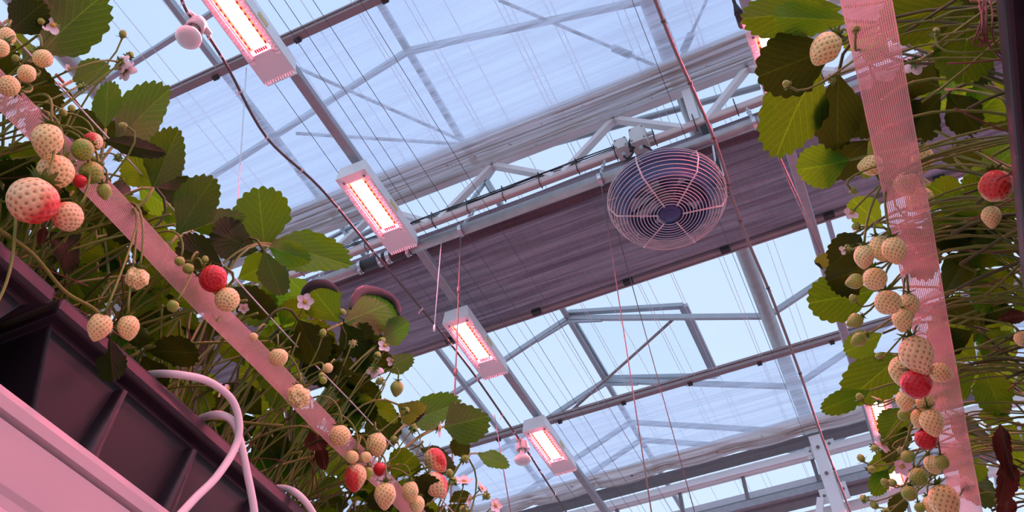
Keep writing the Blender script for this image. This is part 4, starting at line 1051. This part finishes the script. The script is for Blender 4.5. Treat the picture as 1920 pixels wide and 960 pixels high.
RB_ = [((1812, 232), (1780, 130), 110, 'leaf_bright'), ((1812, 232), (1890, 160), 100, 'leaf_bright'), ((1900, 250), (1850, 180), 90, 'leaf_dark'), ((1760, 190), (1700, 260), 90, 'leaf_dark'), ((1700, 180), (1740, 110), 80, 'leaf_dark'), ((1762, 300), (1862, 280), 62, 'leaf_dark'), ((1840, 330), (1910, 280), 84, 'leaf_bright'), ((1780, 400), (1755, 320), 80, 'leaf'), ((1880, 430), (1800, 380), 78, 'leaf'),
       ((1800, 545), (1760, 652), 58, 'leaf'), ((1860, 560), (1830, 630), 66, 'leaf_dark'), ((1900, 600), (1850, 700), 70, 'leaf'), ((1830, 700), (1880, 780), 70, 'leaf_dark'), ((1900, 730), (1840, 760), 60, 'leaf'), ((1720, 40), (1790, 20), 80, 'leaf_dark'), ((1860, 60), (1800, 110), 80, 'leaf_dark'), ((1640, 150), (1690, 230), 90, 'leaf_dark'), ((1640, 250), (1690, 330), 90, 'leaf_dark'),
       ((1700, 420), (1740, 500), 80, 'leaf_dark'), ((1840, 480), (1790, 540), 70, 'leaf_dark'), ((1800, 880), (1850, 930), 70, 'leaf_dark'), ((1860, 380), (1810, 440), 70, 'leaf_dark'), ((1660, 60), (1620, 110), 70, 'leaf'), ((1720, 640), (1760, 720), 60, 'leaf_dark'), ((1780, 780), (1840, 830), 66, 'leaf_dark')]
for b_, t_, w_, k_ in RB_: leafp(1, b_, t_, w_, k_, dp=RND.uniform(.04, .16), tilt=.4)
for b_, t_, w_, v_ in (((1880, 800), (1885, 870), 50, 0), ((1880, 850), (1895, 930), 46, 1), ((1870, 600), (1925, 590), 34, 2), ((1895, 930), (1880, 985), 44, 3), ((1905, 120), (1915, 135), 26, 2)):
    leafp(1, b_, t_, w_, 'leaf_dry', v_, dp=-.17, tilt=.5, stalk=False)

RF = [((1547, 92), 26, 'b_white', 'long', (-.6, .75, 0), .12), ((1632, 310), 19, 'b_white', 'cone', (-.95, .1, 0), .1), ((1868, 349), 29, 'b_blush', 'round', (0, .8, -.5), 0), ((1859, 407), 17, 'b_white', 'cone', (0, 1, -.2), .02), ((1620, 482), 18, 'b_white', 'cone', (-.1, .9, -.2), 0), ((1650, 466), 19, 'b_white', 'long', (.2, .9, -.2), .03), ((1677, 470), 21, 'b_white', 'cone', (.1, .9, -.3), 0),
      ((1641, 523), 21, 'b_white', 'round', (0, .8, -.5), 0), ((1602, 528), 14, 'b_green', 'cone', (-.95, .3, 0), .02), ((1665, 567), 23, 'b_white', 'round', (0, .9, -.4), 0), ((1703, 573), 19, 'b_white', 'cone', (0, 1, 0), .03), ((1692, 600), 18, 'b_white', 'cone', (-.1, .9, -.1), .015), ((1602, 602), 13, 'b_green', 'cone', (-.8, .5, 0), .02), ((1610, 637), 13, 'b_green', 'cone', (-.9, .5, 0), .02),
      ((1720, 667), 30, 'b_blush', 'cone', (.25, .9, -.3), -.01), ((1690, 696), 22, 'b_white', 'cone', (0, 1, 0), .03), ((1718, 720), 27, 'b_red', 'round', (0, .8, -.5), -.03), ((1765, 699), 18, 'b_white', 'cone', (.95, .25, 0), .01), ((1697, 752), 16, 'b_white', 'cone', (0, 1, 0), .03), ((1735, 755), 16, 'b_white', 'round', None, .03), ((1695, 778), 11, 'b_green', 'round', None, .03), ((1722, 785), 14, 'b_white', 'long', (0, 1, 0), .02),
      ((1748, 792), 21, 'b_white', 'cone', (.2, .9, -.2), 0), ((1737, 823), 20, 'b_red', 'round', (.2, .8, -.2), .03), ((1703, 856), 12, 'b_green', 'round', (0, 1, -.3), 0), ((1765, 867), 14, 'b_green', 'round', (0, 1, -.3), .0), ((1750, 872), 15, 'b_white', 'cone', None, .04), ((1722, 895), 17, 'b_green', 'round', None, .02), ((1705, 925), 14, 'b_green', 'round', (-.2, .8, -.3), 0), ((1772, 942), 27, 'b_white', 'cone', (.2, .8, -.4), 0), ((1746, 948), 15, 'b_white', 'cone', None, .02), ((1917, 635), 14, 'b_white', 'round', None, .0), ((1730, 300), 20, 'b_white', 'cone', (0, .8, 0), .12), ((1700, 345), 22, 'b_white', 'round', None, .12), ((1725, 952), 10, 'b_green', 'round', None, .02), ((1725, 375), 24, 'b_white', 'round', None, .12)]
for i, (p_, r_, m_, k_, t_, dx_) in enumerate(RF):
    lab = {2: 'red blushed strawberry beside the black trough', 14: 'large cream strawberry with pink blush', 16: 'bright red strawberry left of the tape', 23: 'deep red strawberry half hidden by paler fruit'}.get(i)
    fruit(1, p_, r_, m_, k_, t_, dx=dx_, label=lab)
for q in ((1605, 55), (1475, 158), (1560, 150), (1600, 358), (1605, 425), (1590, 465), (1600, 560), (1648, 668), (1612, 745), (1640, 840), (1660, 905), (1633, 880), (1615, 860), (1620, 935), (1690, 845), (1675, 905), (1640, 948), (1755, 60), (1752, 65), (1660, 960)):
    bud(1, q, 11, dx=RND.uniform(0, .05))
for q, r_, d_, v_, dx_ in (((1715, 118), 24, (.4, .3, .8), 0, .16), ((1597, 398), 15, None, 2, .05), ((1585, 468), 12, None, 3, .04), ((1691, 874), 18, (-.1, .1, -1), 0, -.03), ((1655, 832), 20, (-.4, .7, .3), 2, .0), ((1648, 750), 15, (.2, -.7, -.1), 3, .02), ((1806, 677), 9, None, 2, .12), ((1810, 908), 17, (.4, -.4, .4), 1, .04), ((1660, 520), 10, None, 3, .05)):
    flower(1, q, r_, d_, v_, dx_)

# ---------------- filler foliage in the depth of the rows: three-part leaves on long stalks
def inpoly(x, y, P_):
    c = False; j = len(P_)-1
    for i in range(len(P_)):
        if (P_[i][1] > y) != (P_[j][1] > y) and x < (P_[j][0]-P_[i][0])*(y-P_[i][1])/(P_[j][1]-P_[i][1])+P_[i][0]: c = not c
        j = i
    return c
SIL = [(-300, -300), (90, -60), (120, 60), (120, 110), (190, 150), (230, 190), (270, 250), (300, 320), (340, 370), (370, 430), (430, 500), (500, 550), (560, 590), (640, 620), (690, 660), (700, 710), (730, 770), (800, 810), (820, 850), (840, 900), (870, 1200), (-300, 1200)]
def trifoliate(p, hub, out, size, kind):
    vd = (hub-ORI).normalized()
    n_ = (UP*.8+vd*.5+Vector((RND.uniform(-.5, .5), RND.uniform(-.5, .5), 0))).normalized()
    f = (out-n_*out.dot(n_)).normalized(); s_ = f.cross(n_)
    for a in (0, 75, -75):
        d = (f*cos(radians(a))+s_*sin(radians(a))+n_*RND.uniform(-.35, .1)).normalized(); L = size*RND.uniform(.85, 1.1)*(1 if a == 0 else .9)
        p.place('leaf', LEAF[kind][RND.randrange(4)], Matrix.Translation(hub+d*.006) @ (basis(d, n_) @ Matrix.Diagonal((L*.95, L, L))).to_4x4())
def filler(plants, side, n_, accept, kinds, xr, zr):
    for p in plants:
        k = 0; tries = 0
        while k < n_ and tries < 200:
            tries += 1
            hub = Vector((RND.uniform(*xr), p.c.y+RND.uniform(-.16, .16), Z(RND.uniform(*zr))))
            if not accept(*proj(hub)): continue
            out = Vector((hub.x-p.c.x, hub.y-p.c.y, .02)); 
            trifoliate(p, hub, out if out.length > .02 else Vector((.1, .1, 0)), RND.uniform(.055, .08), RND.choice(kinds))
            c = p.root(); p.stalk(bez(c, c+UP*.08, hub-out.normalized()*.04-UP*.04, hub, 10), .0019, 'leaf_stalk', RND.choice(('stem', 'stem', 'stem_dark'))); k += 1
filler(LP, -1, 20, lambda x, y: inpoly(x, y, SIL), ('leaf', 'leaf_dark', 'leaf_dark', 'leaf'), (-1.0, -.64), (.66, .98))
filler(RP, 1, 8, lambda x, y: x > 1755+.06*y and x < 2300, ('leaf', 'leaf', 'leaf_dark', 'leaf_bright'), (.16, .62), (.76, 1.02))
# bare stalks reaching over the rim (old fruit stalks), and red dried runners
for side, plants in ((-1, LP), (1, RP)):
    for p in plants:
        for k in range(4 if side < 0 else 5):
            c = p.root()
            if side < 0: e = Vector((RND.uniform(-.66, -.58), p.c.y+RND.uniform(-.13, .17), Z(RND.uniform(.66, .80))))
            else: e = Vector((RND.uniform(.175, .23), p.c.y+RND.uniform(-.10, .18), Z(RND.uniform(.67, .80))))
            p.stalk(bez(c, c+UP*RND.uniform(.03, .10), e+Vector((side*.06, 0, .02)), e, 10), RND.uniform(.0012, .0021), 'stalk', RND.choice(('stem', 'stem', 'stem_dark')))
        for k in range(2):
            c = p.root(); e = Vector((-.63 if side < 0 else .20, p.c.y+RND.uniform(-.12, .12), Z(RND.uniform(.60, .72))))
            m_ = c.lerp(e, .5)+Vector((0, RND.uniform(-.05, .05), .04)); o = p.stalk(bez(c, m_, m_+Vector((0, .03, 0)), e, 12), .0008, 'runner', 'runner'); o['label'] = 'thin dark red dried runner'
g_ = RP[0]
for k in range(7):
    a = at_h(1840+RND.uniform(-10, 20), -10+k*4, .70); b2 = at_h(1800+RND.uniform(0, 60), 60+RND.uniform(-20, 40), .66); c2 = at_h(1850+RND.uniform(-10, 50), 80+RND.uniform(-10, 40), .68)
    o = g_.stalk(bez(a, a.lerp(b2, .5)+Vector((.005, .01, -.01)), b2, c2, 14), .0008, 'runner', 'runner'); o['label'] = 'thin dark red dried runner'
# yellow-green runner at the left edge, crossing the trough
for pts, r_ in ((((30, 385, -.62), (28, 430, -.60), (22, 490, -.59), (8, 540, -.59), (-12, 580, -.59)), .0014), (((-10, 425, -.60), (60, 475, -.60), (120, 545, -.60), (170, 575, -.595), (190, 592, -.59)), .0018)):
    LP[0].stalk(catmull([at_x(*q) for q in pts], 6), r_, 'stalk', 'stem')

# ================================================================== light: overcast sky over the glass
wd = bpy.data.worlds.new('sky'); scn.world = wd; wd.use_nodes = True; nt = wd.node_tree; nt.nodes.clear(); n = N(nt)
tc = n.coord('Generated'); sp = nt.nodes.new('ShaderNodeSeparateXYZ'); n.link(tc, sp.inputs[0])
f = n.ramp(sp.outputs[2], .25, 1.0)
c = n.mix(f, (.68, .80, 1.0), (.46, .62, .97))
cl = n.ramp(n.noise(2.2, 4, tc), .42, .72); c = n.mix(n.math('MULTIPLY', cl, .35), c, (.74, .84, .99))
bg = n('ShaderNodeBackground', Strength=1.2); n.link(c, bg.inputs[0]); o = nt.nodes.new('ShaderNodeOutputWorld'); n.link(bg.outputs[0], o.inputs[0])

vs_ = scn.view_settings; scn.display_settings.display_device = 'sRGB'
vs_.view_transform = 'Standard'; vs_.look = 'None'; vs_.exposure = 0.; vs_.gamma = 1.; vs_.use_curve_mapping = False
scn.cycles.max_bounces = 8; scn.cycles.transparent_max_bounces = 16
for o in bpy.data.objects:
    if '_o' in o.keys(): del o['_o']
